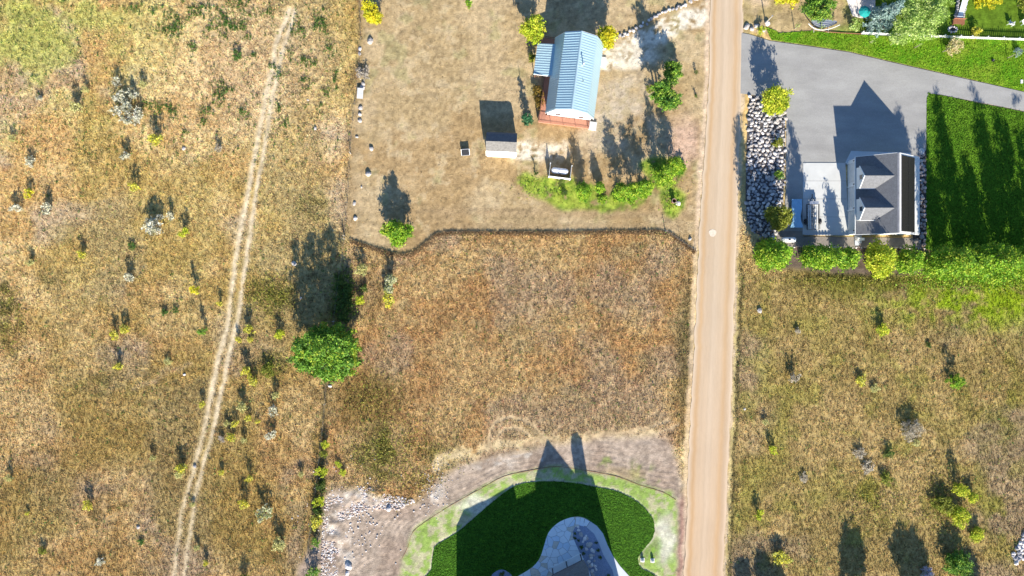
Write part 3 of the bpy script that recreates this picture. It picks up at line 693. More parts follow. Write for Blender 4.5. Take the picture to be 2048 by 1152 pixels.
tree(748, 36, 4.2, 1.6, 'gold', 'golden yellow tree beside the wire fence at the top edge', n=230, per=11, leaf=.14, crad=.22,
     lobes=[(0,0,2.2,1.2,1.5,1.6),(-.5,.5,2.6,1.0,1.0,1.3),(.4,-.6,1.7,1.1,1.0,1.2)])
tree(937, 12, 1.6, .75, 'bright', 'small bright green bush on the mown grass near the top edge', 'bush', n=50, per=9, leaf=.09, crad=.13, name='bush', cat='bush')
tree(1066, 74, 5.6, 2.0, 'yellowgreen', 'yellow-green tree beside the red deck behind the metal-roofed house', n=270, per=11, leaf=.15, crad=.26)
tree(1208, 86, 4.8, 1.8, 'gold', 'yellow tree at the north-east corner of the metal-roofed house', n=230, per=11, leaf=.15, crad=.25)
tree(1054, 241, 5.6, .98, 'spruce', 'small blue-green spruce west of the metal-roofed house', 'cone', n=170, per=10, leaf=.10, crad=.13, name='spruce_tree')
tree(1322, 217, 8.8, 1.9, 'green', 'tall green tree by the road, south of two others', n=330, per=11, leaf=.16, crad=.27)
tree(1312, 196, 8.0, 1.7, 'green', 'tall dark green tree in the middle of three by the road', n=260, per=11, leaf=.16, crad=.25)
tree(1339, 152, 3.4, 1.9, 'green', 'low round green tree by the road, north of two taller ones', n=210, per=11, leaf=.16, crad=.28)
# aspen row in the green strip
ASP = [(1164,387,4.6,.85,'first and slim young aspen of the row, beside the tank screen'),(1197,378,2.7,.5,'smallest thin aspen in the row south of the metal-roofed house'),
       (1238,390,6.0,1.05,'aspen in the middle of the row, casting a broad shadow'),(1265,384,5.4,.85,'slender aspen just east of the middle of the row'),
       (1285,380,5.5,.85,'slender aspen with thin crown before the gap in the row'),(1319,356,6.3,1.15,'tallest aspen at the north end of the green strip'),
       (1340,336,4.9,.95,'last aspen of the row toward the gravel road')]
for (x, y, h, rd, lb) in ASP:
    tree(x, y, h, rd*1.55, 'bright', lb, 'spire', n=int(190*rd+60), per=9, leaf=.13, crad=.22, base=.24, name='aspen_tree', group='row of aspens in the green strip')
UND = [(1168,393,26,'bright','leafy sucker growth under the first aspen'),(1204,398,22,'bright','round leafy bush between two aspens'),(1236,396,28,'bright','leafy growth at the foot of the middle aspen'),
       (1262,398,30,'bright','broad leafy growth in the densest part of the aspen row'),(1288,385,28,'bright','leafy growth at the east end of the aspen clump'),
       (1328,352,34,'bright','broad leafy growth under the two tallest aspens'),(1357,338,32,'bright','leafy growth nearest the road in the green strip'),(1310,334,22,'green','dark green growth at the north of the green strip'),(1124,380,14,'bright','small bright plant south of the tank screen')]
for (x, y, w, pl, lb) in UND:
    tree(x, y, w*.045, w/26, pl, lb, 'bush', n=int(w*2.4), per=9, leaf=.13, crad=.18, name='bush', cat='bush', group='leafy growth among the aspens')
tree(1127, 384, 2.1, .62, 'darkgreen', 'dark narrow juniper in front of the white tank screen', 'spire', n=70, per=9, leaf=.08, crad=.10, base=.02, name='juniper')
tree(1071, 348, 1.5, .26, 'darkgreen', 'tiny dark juniper on pale gravel west of the tank screen', 'spire', n=30, per=8, leaf=.06, crad=.07, base=.04, name='juniper')
tree(1078, 196, 1.6, 1.25, 'rust', 'brown and green bush beside the west deck of the house', n=120, per=9, leaf=.11, crad=.2, kind='bush', name='bush', cat='bush',
     lobes=[(0,0,.7,1.0,1.1,.7),(-.2,1.2,.7,.8,.9,.6),(.2,-1.2,.7,.8,.9,.6)])
tree(1066, 118, 1.5, .9, 'olive', 'dull green bush against the porch of the metal-roofed house', 'bush', n=70, per=9, leaf=.10, crad=.18, name='bush', cat='bush')
# trees of the garage lot
tree(1541, 210, 5.4, 2.9, 'yellowgreen', 'round yellow-green tree at the north tip of the cobble bed', n=360, per=11, leaf=.15, crad=.28,
     lobes=[(0,0,2.6,2.2,1.9,1.8),(1.2,.4,3.0,1.2,1.2,1.6),(-1.3,.5,3.0,1.2,1.3,1.6),(0,-1.2,1.8,1.8,1.1,1.2),(-.2,1.0,3.6,1.5,1.2,1.5)])
tree(1544, 437, 4.6, 2.5, 'olive', 'olive green tree at the south end of the cobble bed beside the tarp', n=360, per=11, leaf=.14, crad=.28,
     lobes=[(0,0,2.4,1.9,1.8,1.6),(1.1,.2,2.6,1.3,1.3,1.4),(-.9,.6,2.4,1.2,1.2,1.4),(.4,-1.0,1.7,1.5,1.2,1.2)])
tree(1554, 288, 1.3, 1.05, 'olive', 'small pale olive shrub on the cobbles in the middle of the bed', 'bush', n=70, per=9, leaf=.10, crad=.16, name='bush', cat='bush')
tree(1556, 354, 1.3, 1.05, 'green', 'small green shrub on the cobbles by the edge of the asphalt', 'bush', n=70, per=9, leaf=.10, crad=.16, name='bush', cat='bush')
POP = [(1518,511,11.0,1.8,'bright','tall poplar at the road end of the row behind the garage'),(1542,512,7.6,1.6,'bright','second poplar from the road, crown touching the first'),
       (1606,514,7.8,1.15,'bright','poplar behind the concrete pad, thin crown'),(1624,518,10.3,1.4,'bright','tall poplar behind the pad near its middle'),
       (1679,518,5.8,1.3,'bright','shorter poplar behind the pad near the garage corner'),(1738,517,7.6,1.8,'yellowgreen','yellowing poplar directly behind the garage'),
       (1750,532,4.4,1.6,'yellowgreen','low yellowing poplar behind the garage, next to mulch'),(1800,524,6.0,1.5,'bright','poplar at the garage corner, beside the stone strip'),
       (1846,526,12.2,1.9,'bright','tall poplar at the corner of the bright lawn'),(1884,530,10.6,1.9,'bright','poplar behind the bright lawn, second along its edge'),
       (1926,526,13.4,2.1,'bright','very tall poplar behind the white chair on the lawn edge'),(1966,532,8.5,2.2,'bright','shorter poplar east of the white chair'),
       (2006,527,13.4,2.1,'bright','very tall poplar near the edge of the photo'),(2044,530,12.5,2.4,'bright','last poplar in view at the edge of the photo')]
for (x, y, h, rd, pl, lb) in POP:
    tree(x, y, h, rd, pl, lb, 'spire', n=int(135*rd+h*24), per=11, leaf=.17, crad=.36, base=.04, name='poplar_tree', group='row of poplars behind the garage')
for (x, y, h, rd, lb) in ((2084,528,12.5,2.2,'first poplar of the row just beyond the edge of the photo'),(2120,528,13,2.2,'second poplar of the row beyond the edge of the photo')):      # just outside the frame, their shade falls into it
    tree(x, y, h, rd, 'bright', lb, 'spire', n=220, per=11, leaf=.19, crad=.33, base=.06, name='poplar_tree', group='row of poplars behind the garage')
# neighbour's garden
tree(1620, 33, 6.0, 2.6, 'green', 'round dark green tree above the striped hammock', n=380, per=11, leaf=.15, crad=.28)
tree(1748, 47, 9.0, 2.7, 'bluespruce', 'large blue spruce beside the patio', 'cone', n=430, per=11, leaf=.15, crad=.22, name='spruce_tree')
tree(1815, 62, 7.2, 4.3, 'locust', 'wide feathery tree over the white picket fence', n=900, per=11, leaf=.13, crad=.32, trunks=2,
     lobes=[(-2,-.8,4.2,2.4,2.2,2.2),(1.2,.8,4.8,2.6,2.3,2.3),(2.6,2.6,4.6,2.0,2.0,2.0),(-2.2,1.6,4.6,2.0,2.0,2.0),(-3.0,-2.0,3.0,1.6,1.4,1.4),(.8,-1.4,3.6,2.2,1.4,1.6),(0,3.6,4.4,2.6,1.4,1.6)])
tree(1900, 98, 2.2, 1.5, 'straw', 'pale straw-coloured weeping shrub on the lawn south of the picket fence', n=130, per=9, leaf=.12, crad=.22, name='shrub', cat='shrub', kind='bush')
tree(1948, 66, 1.6, .9, 'yellow', 'bright yellow shrub at the white picket fence', 'bush', n=60, per=8, leaf=.11, crad=.17, name='shrub', cat='shrub')
tree(1702, 55, 1.8, 1.1, 'locust', 'light green shrub between the hammock and the patio', 'bush', n=80, per=8, leaf=.11, crad=.2, name='shrub', cat='shrub')
tree(2033, 104, 1.9, .85, 'bluespruce', 'small blue spruce on the lawn by the picket fence', 'cone', n=80, per=9, leaf=.08, crad=.12, name='spruce_tree')
tree(1784, 80, 1.7, .9, 'bright', 'bright green shrub under the feathery tree at the fence', 'bush', n=60, per=8, leaf=.12, crad=.18, name='shrub', cat='shrub')
tree(1582, 3, 1.6, 1.6, 'gold', 'yellow shrub on dry ground at the top edge near the road', 'bush', n=80, per=8, leaf=.12, crad=.2, name='shrub', cat='shrub')
tree(1560, 0, 1.4, 1.2, 'gold', 'smaller yellow shrub at the top edge near the road', 'bush', n=60, per=8, leaf=.12, crad=.2, name='shrub', cat='shrub')
tree(1955, 4, 1.6, 1.6, 'gold', 'yellow shrub at the top edge beside the small waterfall', 'bush', n=90, per=8, leaf=.12, crad=.2, name='shrub', cat='shrub')
tree(1980, 2, 1.6, 1.7, 'gold', 'broad yellow shrub at the top edge above the garden chairs', 'bush', n=90, per=8, leaf=.12, crad=.2, name='shrub', cat='shrub')
tree(2035, 12, 3.5, 1.5, 'olive', 'olive tree shading the two garden chairs', n=160, per=9, leaf=.13, crad=.24)
tree(1520, 62, 1.1, .8, 'yellowgreen', 'small yellow-green bush among white rocks at the driveway mouth', 'bush', n=50, per=8, leaf=.09, crad=.15, name='bush', cat='bush')
SAP = [(1739,86,1.5,'thin sapling near the west end of the picket fence'),(1783,88,1.9,'thin sapling beside the bright shrub at the picket fence'),(1828,96,2.0,'thin sapling on the lawn under the feathery tree'),
       (1884,104,2.8,'staked sapling beside the pale weeping shrub'),(2014,116,2.6,'lone sapling stake on the lawn near the small blue spruce'),(1588,58,2.0,'thin leafy sapling on dry ground west of the hammock'),(1640,58,1.2,'low sapling stake by the hammock')]
for (x, y, h, lb) in SAP:
    t = thing('sapling', lb, 'sapling', (*G(x, y), 0), group='young staked saplings by the picket fence')
    part('trunk', MB().tube((0,0,-.1), (.04,.03,h), .05, .02, 5), 'bark', t)
    r = np.random.default_rng(int(x)); P = r.standard_normal((40, 3))*[.22,.22,h*.18]+[0,0,h*.75]
    V, c = leaf_faces(P, .07, PAL['locust'], r); link('crown', np_mesh('crown', V, 4, c, 'leaf'), t)
    part('stake', MB().tube((.12,0,-.1), (.12,0,h*.7), .03, .03, 5), 'wood', t)
# trees that stand just south of the frame; their shade reaches in
OFF = [(1722,1205,6.6,2.4,'broad tree near the middle'),(1838,1215,6.8,3.0,'very broad tree west of the lavender bush'),(1540,1215,4.6,1.6,'narrow tree near the yellow shrub'),(1500,1222,4.8,1.3,'narrow tree near the road'),(1945,1180,3.4,1.6,'low tree'),(1566,1205,4.0,.8,'thin tree between others')]
for k, (x, y, h, rd, w) in enumerate(OFF):
    tree(x, y, h, rd, 'green', w+' beyond the lower edge shading the olive field', n=int(230*rd), per=11, leaf=.18, crad=.34, group='trees beyond the lower edge')
tree(1908, 1122, 3.0, 2.6, 'green', 'large green bush at the lower edge beside the lavender-coloured one', 'bush', n=300, per=10, leaf=.14, crad=.26, name='bush', cat='bush')
tree(1848, 1142, 1.4, 1.3, 'purple', 'pale lavender flowering bush at the lower edge', 'bush', n=110, per=9, leaf=.10, crad=.18, name='bush', cat='bush')
tree(1911, 1028, 2.0, 2.1, 'yellowgreen', 'wide yellow-green bush in the thicket of the olive field', 'bush', n=190, per=9, leaf=.12, crad=.24, name='bush', cat='bush')
tree(1880, 1006, 1.8, 1.9, 'olive', 'olive bush on the west side of the thicket', 'bush', n=170, per=9, leaf=.12, crad=.24, name='bush', cat='bush')
tree(1912, 974, 3.6, 1.0, 'yellowgreen', 'upright yellow-green bush at the north of the thicket with a long shadow', 'spire', n=110, per=9, leaf=.11, crad=.2, base=.05, name='bush', cat='bush')
tree(1937, 992, 1.8, 1.0, 'yellowgreen', 'round yellow-green bush east of the thicket', 'bush', n=90, per=9, leaf=.11, crad=.2, name='bush', cat='bush')
tree(1947, 1066, 1.6, 1.5, 'yellowgreen', 'yellow-green bush below the thicket in the olive field', 'bush', n=120, per=9, leaf=.11, crad=.22, name='bush', cat='bush')
tree(1902, 762, 2.9, 1.25, 'bright', 'single green bush with a pointed shadow in the olive field', 'spire', n=120, per=9, leaf=.11, crad=.18, base=.02, name='bush', cat='bush')
tree(1815, 858, 2.0, 2.0, 'dead', 'large dead pale brush in the olive field', 'bush', n=260, per=9, leaf=.09, crad=.2, name='bush', cat='bush')
tree(411, 662, 3.5, .55, 'green', 'slim green sapling with a very long shadow west of the wheel track', 'spire', n=60, per=8, leaf=.09, crad=.14, base=.05, name='sapling', cat='sapling')
tree(563, 668, 2.4, .85, 'yellowgreen', 'upright yellow-green bush east of the wheel track with a tall shadow', 'spire', n=80, per=8, leaf=.10, crad=.16, base=.02, name='bush', cat='bush')
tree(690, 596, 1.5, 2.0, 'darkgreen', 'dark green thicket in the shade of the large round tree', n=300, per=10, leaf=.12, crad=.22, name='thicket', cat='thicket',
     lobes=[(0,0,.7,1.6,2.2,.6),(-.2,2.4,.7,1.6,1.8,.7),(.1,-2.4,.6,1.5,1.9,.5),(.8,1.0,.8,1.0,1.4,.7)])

# --- shrubs of the fields: (x, y, width px, height/width, palette, words)
SB = [(238,165,18,.9,'sage','pale sage shrub just north of the large sage thicket'),
 (245,196,22,.8,'sage','sage shrub at the north-west of the large pale thicket'),(270,190,22,.8,'sage','sage shrub at the north-east of the large pale thicket'),
 (241,224,22,.8,'sage','sage shrub on the west side of the large pale thicket'),(262,220,24,.9,'sage','sage shrub in the middle of the large pale thicket'),
 (281,232,22,.8,'sage','sage shrub on the east side of the large pale thicket'),(256,241,24,.7,'sage','sage shrub at the south-west of the large pale thicket'),(276,243,20,.7,'sage','sage shrub at the south-east of the large pale thicket'),
 (257,206,18,1,'sage','small sage shrub inside the north half of the large pale thicket'),
 (161,220,22,1.0,'paleyellow','pale yellow shrub west of the large sage thicket'),(82,198,13,.7,'sage','tiny whitish shrub in the greenish north-west corner'),
 (289,172,15,.9,'paleyellow','small pale shrub north-east of the large sage thicket'),(321,282,27,.9,'yellow','wide yellow shrub with dark shadow south-east of the sage thicket'),
 (440,297,15,.9,'dead','small pale dead shrub west of the wheel track, in the north'),(256,315,19,1,'sage','sage shrub with round shadow south of the large thicket'),
 (28,279,14,.8,'paleyellow','faint yellow tuft at the west edge'),(66,322,16,.9,'sage','pale sage shrub near the west edge, north one'),(64,331,12,.8,'sage','tiny sage shrub near the west edge, below another'),
 (176,182,14,.9,'paleyellow','faded yellow tuft north-west of the sage thicket'),
 (276,377,20,1,'yellow','yellow shrub alone in the middle of the west field'),(64,389,17,1,'gold','dull yellow shrub near the west edge with a long shadow'),(40,418,20,.8,'sage','low whitish shrub by the west edge'),
 (102,420,26,.8,'sage','pale two-lobed sage shrub near the west edge'),(317,458,34,.8,'sage','largest sage shrub west of the wheel track'),(307,448,22,1,'sage','sage shrub joined to the largest one, north-west side'),
 (323,437,16,.9,'sage','small sage shrub touching the north of the largest one'),(347,434,18,1,'sage','sage shrub north-east of the largest one'),(374,465,20,1,'yellowgreen','yellow-green shrub east of the largest sage shrub'),
 (169,509,17,.9,'yellow','small round yellow shrub in the west field below the sages'),(67,524,15,1,'paleyellow','pale yellow shrub near the west edge, half way down'),
 (266,555,21,.9,'sage','grey sage shrub in the middle of the west field'),(396,580,18,1.4,'gold','brightest golden shrub, beside a long dark shadow'),
 (443,607,12,1.2,'yellow','tiny yellow shrub next to the wheel track'),(266,494,14,.5,'weed','low dark green plant in the west field'),
 (255,658,19,1,'yellow','yellow shrub, the eastern of a touching pair'),(236,668,18,1,'yellow','yellow shrub, the western of a touching pair'),(242,732,18,.9,'yellow','yellow shrub south of the touching pair'),
 (503,659,22,1.1,'yellow','yellow shrub east of the wheel track with a dark wide shadow'),(503,679,13,.9,'yellow','small yellow shrub just south of a larger yellow one'),(480,678,12,1,'yellow','small yellow shrub right beside the wheel track'),
 (496,740,19,1.1,'yellow','yellow shrub at the north of a slanting row of three'),(504,752,15,1,'yellow','yellow shrub in the middle of a slanting row of three'),(511,763,17,1,'yellow','yellow shrub at the south of a slanting row of three'),
 (555,788,15,1.1,'paleyellow','pale yellow shrub near the fence line, with long shadow'),(408,808,14,1,'yellow','small yellow shrub hard against the wheel track'),(487,813,22,.9,'paleyellow','broad pale shrub with a big dark shadow east of the track'),
 (500,835,14,1,'yellow','small yellow shrub below the broad pale one'),(517,842,9,1,'yellow','tiny yellow tuft east of the small yellow shrubs'),(549,820,20,.9,'sage','whitish sage shrub near the fence line'),
 (545,868,19,.8,'sage','grey-white sage shrub near the fence line, lower one'),(457,845,13,.9,'paleyellow','pale tuft in the cluster east of the track'),(473,846,14,1,'yellow','yellow tuft in the cluster east of the track'),
 (467,873,19,.9,'yellow','yellow shrub at the foot of the cluster east of the track'),(491,880,13,1.1,'paleyellow','pale yellow shrub right of the cluster with a dark shadow'),(447,876,14,.7,'grey','grey dead shrub at the foot of the cluster'),
 (337,722,16,.5,'paleyellow','faint low yellow tuft in the west field'),(331,623,14,.6,'weed','low green plant in the west field, west one of two'),(354,619,12,.8,'weed','small green plant in the west field, east one of two'),
 (540,738,26,.6,'olive','olive bush near the fence line east of the track'),
 (309,914,12,1.1,'paleyellow','small pale shrub west of the track in the south'),(370,933,22,.9,'yellow','yellow shrub touching the wheel track in the south'),(364,948,18,.7,'paleyellow','cream shrub just below the yellow one at the track'),
 (24,954,14,1,'paleyellow','pale shrub at the west edge in the south'),(183,1008,19,1,'yellow','yellow shrub alone in the south-west'),(59,1025,9,.9,'yellow','tiny yellow tuft in the south-west'),
 (445,943,13,1,'yellow','small yellow shrub east of the track in the south'),(503,954,13,1.5,'yellow','narrow yellow shrub with a long shadow in the south'),(493,1005,19,1.1,'yellow','yellow shrub with a split shadow in the south'),
 (535,1020,27,.9,'cream','round grey-green shrub with pale rim in the south'),(566,1081,28,.8,'paleyellow','large pale yellow shrub with dark shadow near the fence'),(387,1008,11,.7,'paleyellow','pale tuft growing between the wheel ruts'),
 (91,1098,17,.6,'olive','dark olive plant in the south-west corner'),(415,1122,12,1.1,'yellow','small yellow shrub right of the wheel track at the lower edge'),(398,1091,12,1,'paleyellow','pale shrub between others right of the wheel track'),
 (491,1153,20,1,'olive','shrub cut by the lower edge, east of the track'),(204,1122,18,.4,'sage','low pale plant in the south-west'),(283,1084,14,.4,'weed','low green plant in the south'),
 (476,114,18,.6,'weed','dark green leafy weed west of the track in the north'),
 (727,540,24,.9,'paleyellow','pale yellow shrub at the fence corner of the middle lot'),(730,577,15,.9,'darkgreen','dark green shrub beside the shaded thicket'),(721,600,20,.8,'yellowgreen','yellow-green shrub beside the shaded thicket'),
 (784,560,24,1.1,'cream','cream shrub in the middle lot, north half of a pair'),(781,580,22,1,'cream','cream shrub in the middle lot, between the pair'),(780,598,27,.8,'yellow','yellow shrub in the middle lot, south of the cream ones'),
 (652,887,17,.8,'yellowgreen','yellow-green shrub on the fence line, north one of several'),(650,906,15,.8,'olive','olive shrub on the fence line below the first'),(646,942,24,.7,'yellowgreen','wide yellow-green shrub on the fence line'),
 (677,927,14,.5,'yellowgreen','small green tuft inside the fence line'),(686,944,15,.5,'yellowgreen','second small green tuft inside the fence line'),(645,969,24,.8,'darkgreen','dark green shrub on the fence line above the rubble'),
 (642,1000,23,.9,'yellowgreen','yellow and green shrub on the fence line by the rubble'),(640,1020,20,.9,'darkgreen','dark shrub on the fence line beside the rubble'),(636,1040,28,.7,'yellow','golden shrub on the fence line by the bare soil'),
 (634,1082,18,.8,'green','green shrub in the shaded gully on the fence line'),(630,1145,26,.7,'green','green shrub on the fence line at the lower edge'),(604,946,12,.9,'paleyellow','small pale tuft west of the fence line'),
 (1759,661,26,.6,'yellowgreen','round flat yellow-green shrub in the olive field'),(1720,760,25,.5,'yellow','pale yellow shrub in the middle of the olive field'),(1747,776,18,.4,'paleyellow','faint yellow tuft beside another in the olive field'),
 (1583,753,20,.9,'dead','tan shrub with dark shadow near the road in the olive field'),(1593,661,14,.6,'dead','small tan tuft in the olive field near the white rock'),(1529,845,14,.7,'paleyellow','small pale shrub close to the road'),
 (1543,897,18,.9,'yellowgreen','yellow-green shrub close to the road in the olive field'),(1515,1026,19,.9,'yellowgreen','yellow-green shrub close to the road, lower one'),(1560,1112,34,.5,'yellow','wide yellow shrub near the lower edge in the olive field'),
 (1733,931,25,.4,'dead','grey dead brush in the olive field'),(1718,905,22,.4,'dead','smaller grey brush north of another'),(1605,955,18,.3,'dead','low grey brush in the olive field near the road'),(1830,885,16,.5,'paleyellow','small pale plant below the dead brush'),
 (1775,905,22,.5,'darkgreen','dark green plant in the olive field'),(1770,955,26,.4,'olive','low olive plant in the olive field'),(1855,690,12,.5,'darkgreen','small dark plant in the olive field'),
 (728,147,26,.35,'grey','grey pile of cut brush beside the wire fence'),(1300,180,18,.5,'olive','low olive plant west of the three road trees')]
for (x, y, w, hf, pl, lb) in SB: shrub(x, y, w, hf, pl, lb)

# --- low green weeds of the north-west field: nobody could count them
def weeds():
    r = np.random.default_rng(91); P = []
    seeds = [(400,20,30,14),(350,40,26,22),(330,60,20,10),(470,15,30,18),(445,45,24,22),(480,50,14,8),(535,25,14,12),(385,95,10,10),(350,75,12,8),(440,190,14,22),(415,225,14,9),(330,215,26,10),
             (345,225,16,8),(455,180,8,6),(402,245,12,6),(370,268,8,5),(485,225,10,12),(300,210,12,8),(560,150,8,10),(600,60,14,16),(640,45,18,14),(605,120,14,10),(645,55,12,10),(612,160,10,6),(580,105,6,6),(660,95,10,14),(630,130,6,5),(610,180,6,4),
             (560,210,8,8),(465,55,18,10),(575,245,8,8),(270,20,16,10),(310,20,10,8),(420,60,10,8),(510,110,8,8),(545,135,6,6),(500,75,6,6),(640,215,6,6),(670,155,8,14),(655,185,8,10)]
    for (x, y, sx, sy) in seeds:
        for k in range(int(sx*sy/14)+3):
            cx, cy = x+r.normal(0, sx*.6), y+r.normal(0, sy*.6); m = r.integers(6, 16); s = r.uniform(1.2, 3.2)
            for j in range(m):
                gx_, gy_ = G(cx+r.normal(0, s), cy+r.normal(0, s)); P.append((gx_, gy_, .08+r.random()*.32))
    for k in range(700):      # sparse ones in the mown yard and field
        gx_, gy_ = G(r.uniform(0, 700), r.uniform(0, 330)); 
        for j in range(4): P.append((gx_+r.normal(0,.1), gy_+r.normal(0,.1), .1+r.random()*.2))
    for k in range(2600):     # dark leaf dots added in the wild grass, standing in for small shadows
        px_, py_ = r.uniform(0, 2048), r.uniform(0, 1152)
        if sample(HGT, *G(px_, py_)) < .12 or sample(flatb, *G(px_, py_)) > .02: continue
        gx_, gy_ = G(px_, py_)
        for j in range(r.integers(2, 7)): P.append((gx_+r.normal(0,.12), gy_+r.normal(0,.12), .15+r.random()*.22))
    V, c = leaf_faces(np.array(P), .10, PAL['weed']+PAL['darkgreen'], r, up=.9)
    o = link('weeds', np_mesh('weeds', V, 4, c, 'leaf')); o['kind'] = 'stuff'; o['label'] = 'low dark green weeds, with dark dots for small shadows, scattered in the dry grass'
    # taller herbs in the green strip and rank growth
    for (nm, pl, zones, lb) in (('undergrowth', PAL['bright'][:3]+PAL['olive'][:2], ((1100,382,60,18,200),(1060,365,22,12,90),(1345,400,24,24,160),(1335,345,34,24,260),(690,595,26,60,700),(2010,560,110,20,2400),(1900,565,90,14,1000)), 'rank green undergrowth among the grasses'),
        ('low_thicket', PAL['olive']+[(.42,.36,.10),(.36,.30,.06),(.12,.11,.03)], ((1700,562,160,8,700),(545,590,40,36,900),(545,735,24,26,260),(790,895,95,62,1500),(830,960,60,26,300),(740,790,60,50,500),(20,640,26,60,400),(1880,1000,40,60,900),(1750,1010,60,50,500)), 'olive and golden low growth among the dry grasses')):
        P = []
        for (x, y, sx, sy, n) in zones:
            q = r.standard_normal((n, 2))*[sx*.55, sy*.55]+[x, y]
            P += [(*G(a, b), .1+.28*r.random()) for a, b in q if not (1640 < b < 1700)]
        P = np.array(P); V, c = leaf_faces(P, .10, pl, r, up=.7)
        o = link(nm, np_mesh(nm, V, 4, c, 'leaf')); o['kind'] = 'stuff'; o['label'] = lb
weeds()
# tall grass standing along the mown edge
def edge_grass():
    r = np.random.default_rng(17); pts = smooth(EDGE_N, 4, False); V = []; c = []
    P = np.array(pts); seg = np.hypot(*(P[1:]-P[:-1]).T); cum = np.concatenate([[0], np.cumsum(seg)])
    n = 9000; u = r.uniform(0, cum[-1], n); x = np.interp(u, cum, P[:,0])+r.normal(0, 1.2, n); y = np.interp(u, cum, P[:,1])+r.uniform(-1, 7, n)
    gx_, gy_ = (x-1024)/SCALE, (576-y)/SCALE; a = r.uniform(0, 6.28, n); H = r.uniform(.2, .42, n); w = .05
    V = np.stack([np.stack([gx_-w*np.sin(a), gy_+w*np.cos(a), 0*a-.02], -1), np.stack([gx_+w*np.sin(a), gy_-w*np.cos(a), 0*a-.02], -1), np.stack([gx_+.16*np.cos(a), gy_+.16*np.sin(a), H], -1)], 1)
    col = np.array([[.36,.25,.14],[.44,.33,.2],[.26,.19,.12],[.3,.17,.08]])[r.integers(0, 4, n)]*r.uniform(.7, 1.2, (n, 1))
    o = link('tall_grass', np_mesh('tall_grass', V.reshape(-1,3), 3, np.repeat(col, 3, 0), 'tuft')); o['kind'] = 'stuff'; o['label'] = 'strip of tall dry grass left standing along the mown edge'
edge_grass()

# ------------------------------------------------------------------ stones
def rock_mesh(seed, m, flat=.6):
    r = random.Random(seed); mb = MB(); vs = []
    rings = [(.0, 1, 0), (.55, 6, .05), (1.0, 7, .35), (.85, 6, .75), (.3, 4, 1.0)]
    n = 7
    for (rr, _, z) in rings[1:]:
        for k in range(n):
            t = 2*math.pi*k/n+r.uniform(-.2, .2); q = rr*r.uniform(.78, 1.12)
            vs.append((q*math.cos(t)*.5, q*math.sin(t)*.5, (z-.15)*flat+r.uniform(-.04, .04)))
    fs = [(j*n+i, j*n+(i+1)%n, (j+1)*n+(i+1)%n, (j+1)*n+i) for j in range(3) for i in range(n)]+[tuple(range(3*n, 4*n))]
    mb.add(vs, fs); return mb.mesh('stone', m)
ROCKS = {m: [rock_mesh(s*31+len(m), m) for s in range(4)] for m in ('stone', 'stone_grey', 'stone_red', 'stone_pale')}
rr = random.Random(3)
def rock_at(px, py, w, ms=('stone','stone_grey','stone_pale'), parent=None, name='stone', zs=1.0, r=rr, z=0.0, ar=None):
    x, y = G(px, py)
    if parent is not None: x -= parent.location.x; y -= parent.location.y
    s = w/SCALE; o = link(name, r.choice(ROCKS[r.choice(ms)]), parent, (x, y, z), r.uniform(0, 6.28))
    o.scale = (s*r.uniform(.9, 1.2), s*r.uniform(.75, 1.0), s*zs*r.uniform(.7, 1.1)); return o
def scatter(poly, spacing, r, jit=.32):
    xs = [p[0] for p in poly]; ys = [p[1] for p in poly]; out = []; y = min(ys); row = 0
    while y < max(ys):
        x = min(xs)+(row % 2)*spacing/2
        while x < max(xs):
            a, b = x+r.uniform(-jit, jit)*spacing, y+r.uniform(-jit, jit)*spacing
            if inside(np.array([a]), np.array([b]), poly)[0]: out.append((a, b))
            x += spacing
        y += spacing*.87; row += 1
    return out
# cobble bed by the asphalt: 300 largest stones as parts, smaller fill between them as one
bed = thing('cobble_bed', 'long bed of pale rounded cobbles between gravel road and asphalt', 'rock bed', (*G(1530,330), 0))
pts = scatter(COBBLE, 8.8, rr)
rr.shuffle(pts)
for (x, y) in pts[:298]: rock_at(x, y, rr.uniform(5.6, 9.6), ('stone','stone_grey','stone_pale','stone'), bed, zs=.9)
def rock_stuff(name, pl, ms, parent, lab, zs=.9, z=0.0):
    mb = MB(); bx, by = (parent.location.x, parent.location.y) if parent is not None else (0, 0)
    for (x, y, w) in pl:
        gx_, gy_ = G(x, y); s = w/SCALE; n = 6; a0 = rr.uniform(0, 6); v = []
        for (q, h) in ((.5, -.05), (.5, .28*zs), (.26, .52*zs)):
            for k in range(n):
                t = a0+k*math.pi/3; qq = q*rr.uniform(.75, 1.15); v.append((gx_-bx+qq*s*math.cos(t), gy_-by+qq*s*math.sin(t)*.85, z+h*s))
        mb.add(v, [(j*n+i, j*n+(i+1)%n, (j+1)*n+(i+1)%n, (j+1)*n+i) for j in range(2) for i in range(n)]+[tuple(range(2*n, 3*n))])
    o = part(name, mb, ms, parent, lab); o['kind'] = 'stuff'; return o
rock_stuff('small_cobbles', [(x, y, rr.uniform(5, 8)) for x, y in pts[298:]]+[(x+rr.uniform(-3,3), y+rr.uniform(-3,3), rr.uniform(2.5, 5)) for x, y in scatter(COBBLE, 6.5, rr)], 'stone_grey', bed, 'small cobbles filling the gaps')
st = thing('stone_strip', 'narrow strip of reddish stones along the east wall of the garage', 'rock strip', (*G(1845,400), 0))
for (x, y) in scatter([(1838,302),(1850,302),(1852,480),(1848,494),(1836,492),(1838,400)], 7.2, rr): rock_at(x, y, rr.uniform(6, 8.5), ('stone_red','stone','stone_grey','stone_red'), st, zs=.8)
rock_at(1842, 303, 12, ('stone_pale',), st)
ed = thing('stone_edging', 'line of pale edging stones behind the gravel strip of the garage', 'stone edging', (*G(1700,496), 0))
for k in range(46): rock_at(1582+k*5.9+rr.uniform(-1.5,1.5), 494+k*.06+rr.uniform(-1.2,1.2), rr.uniform(3, 5), ('stone','stone_red','stone_pale'), ed)
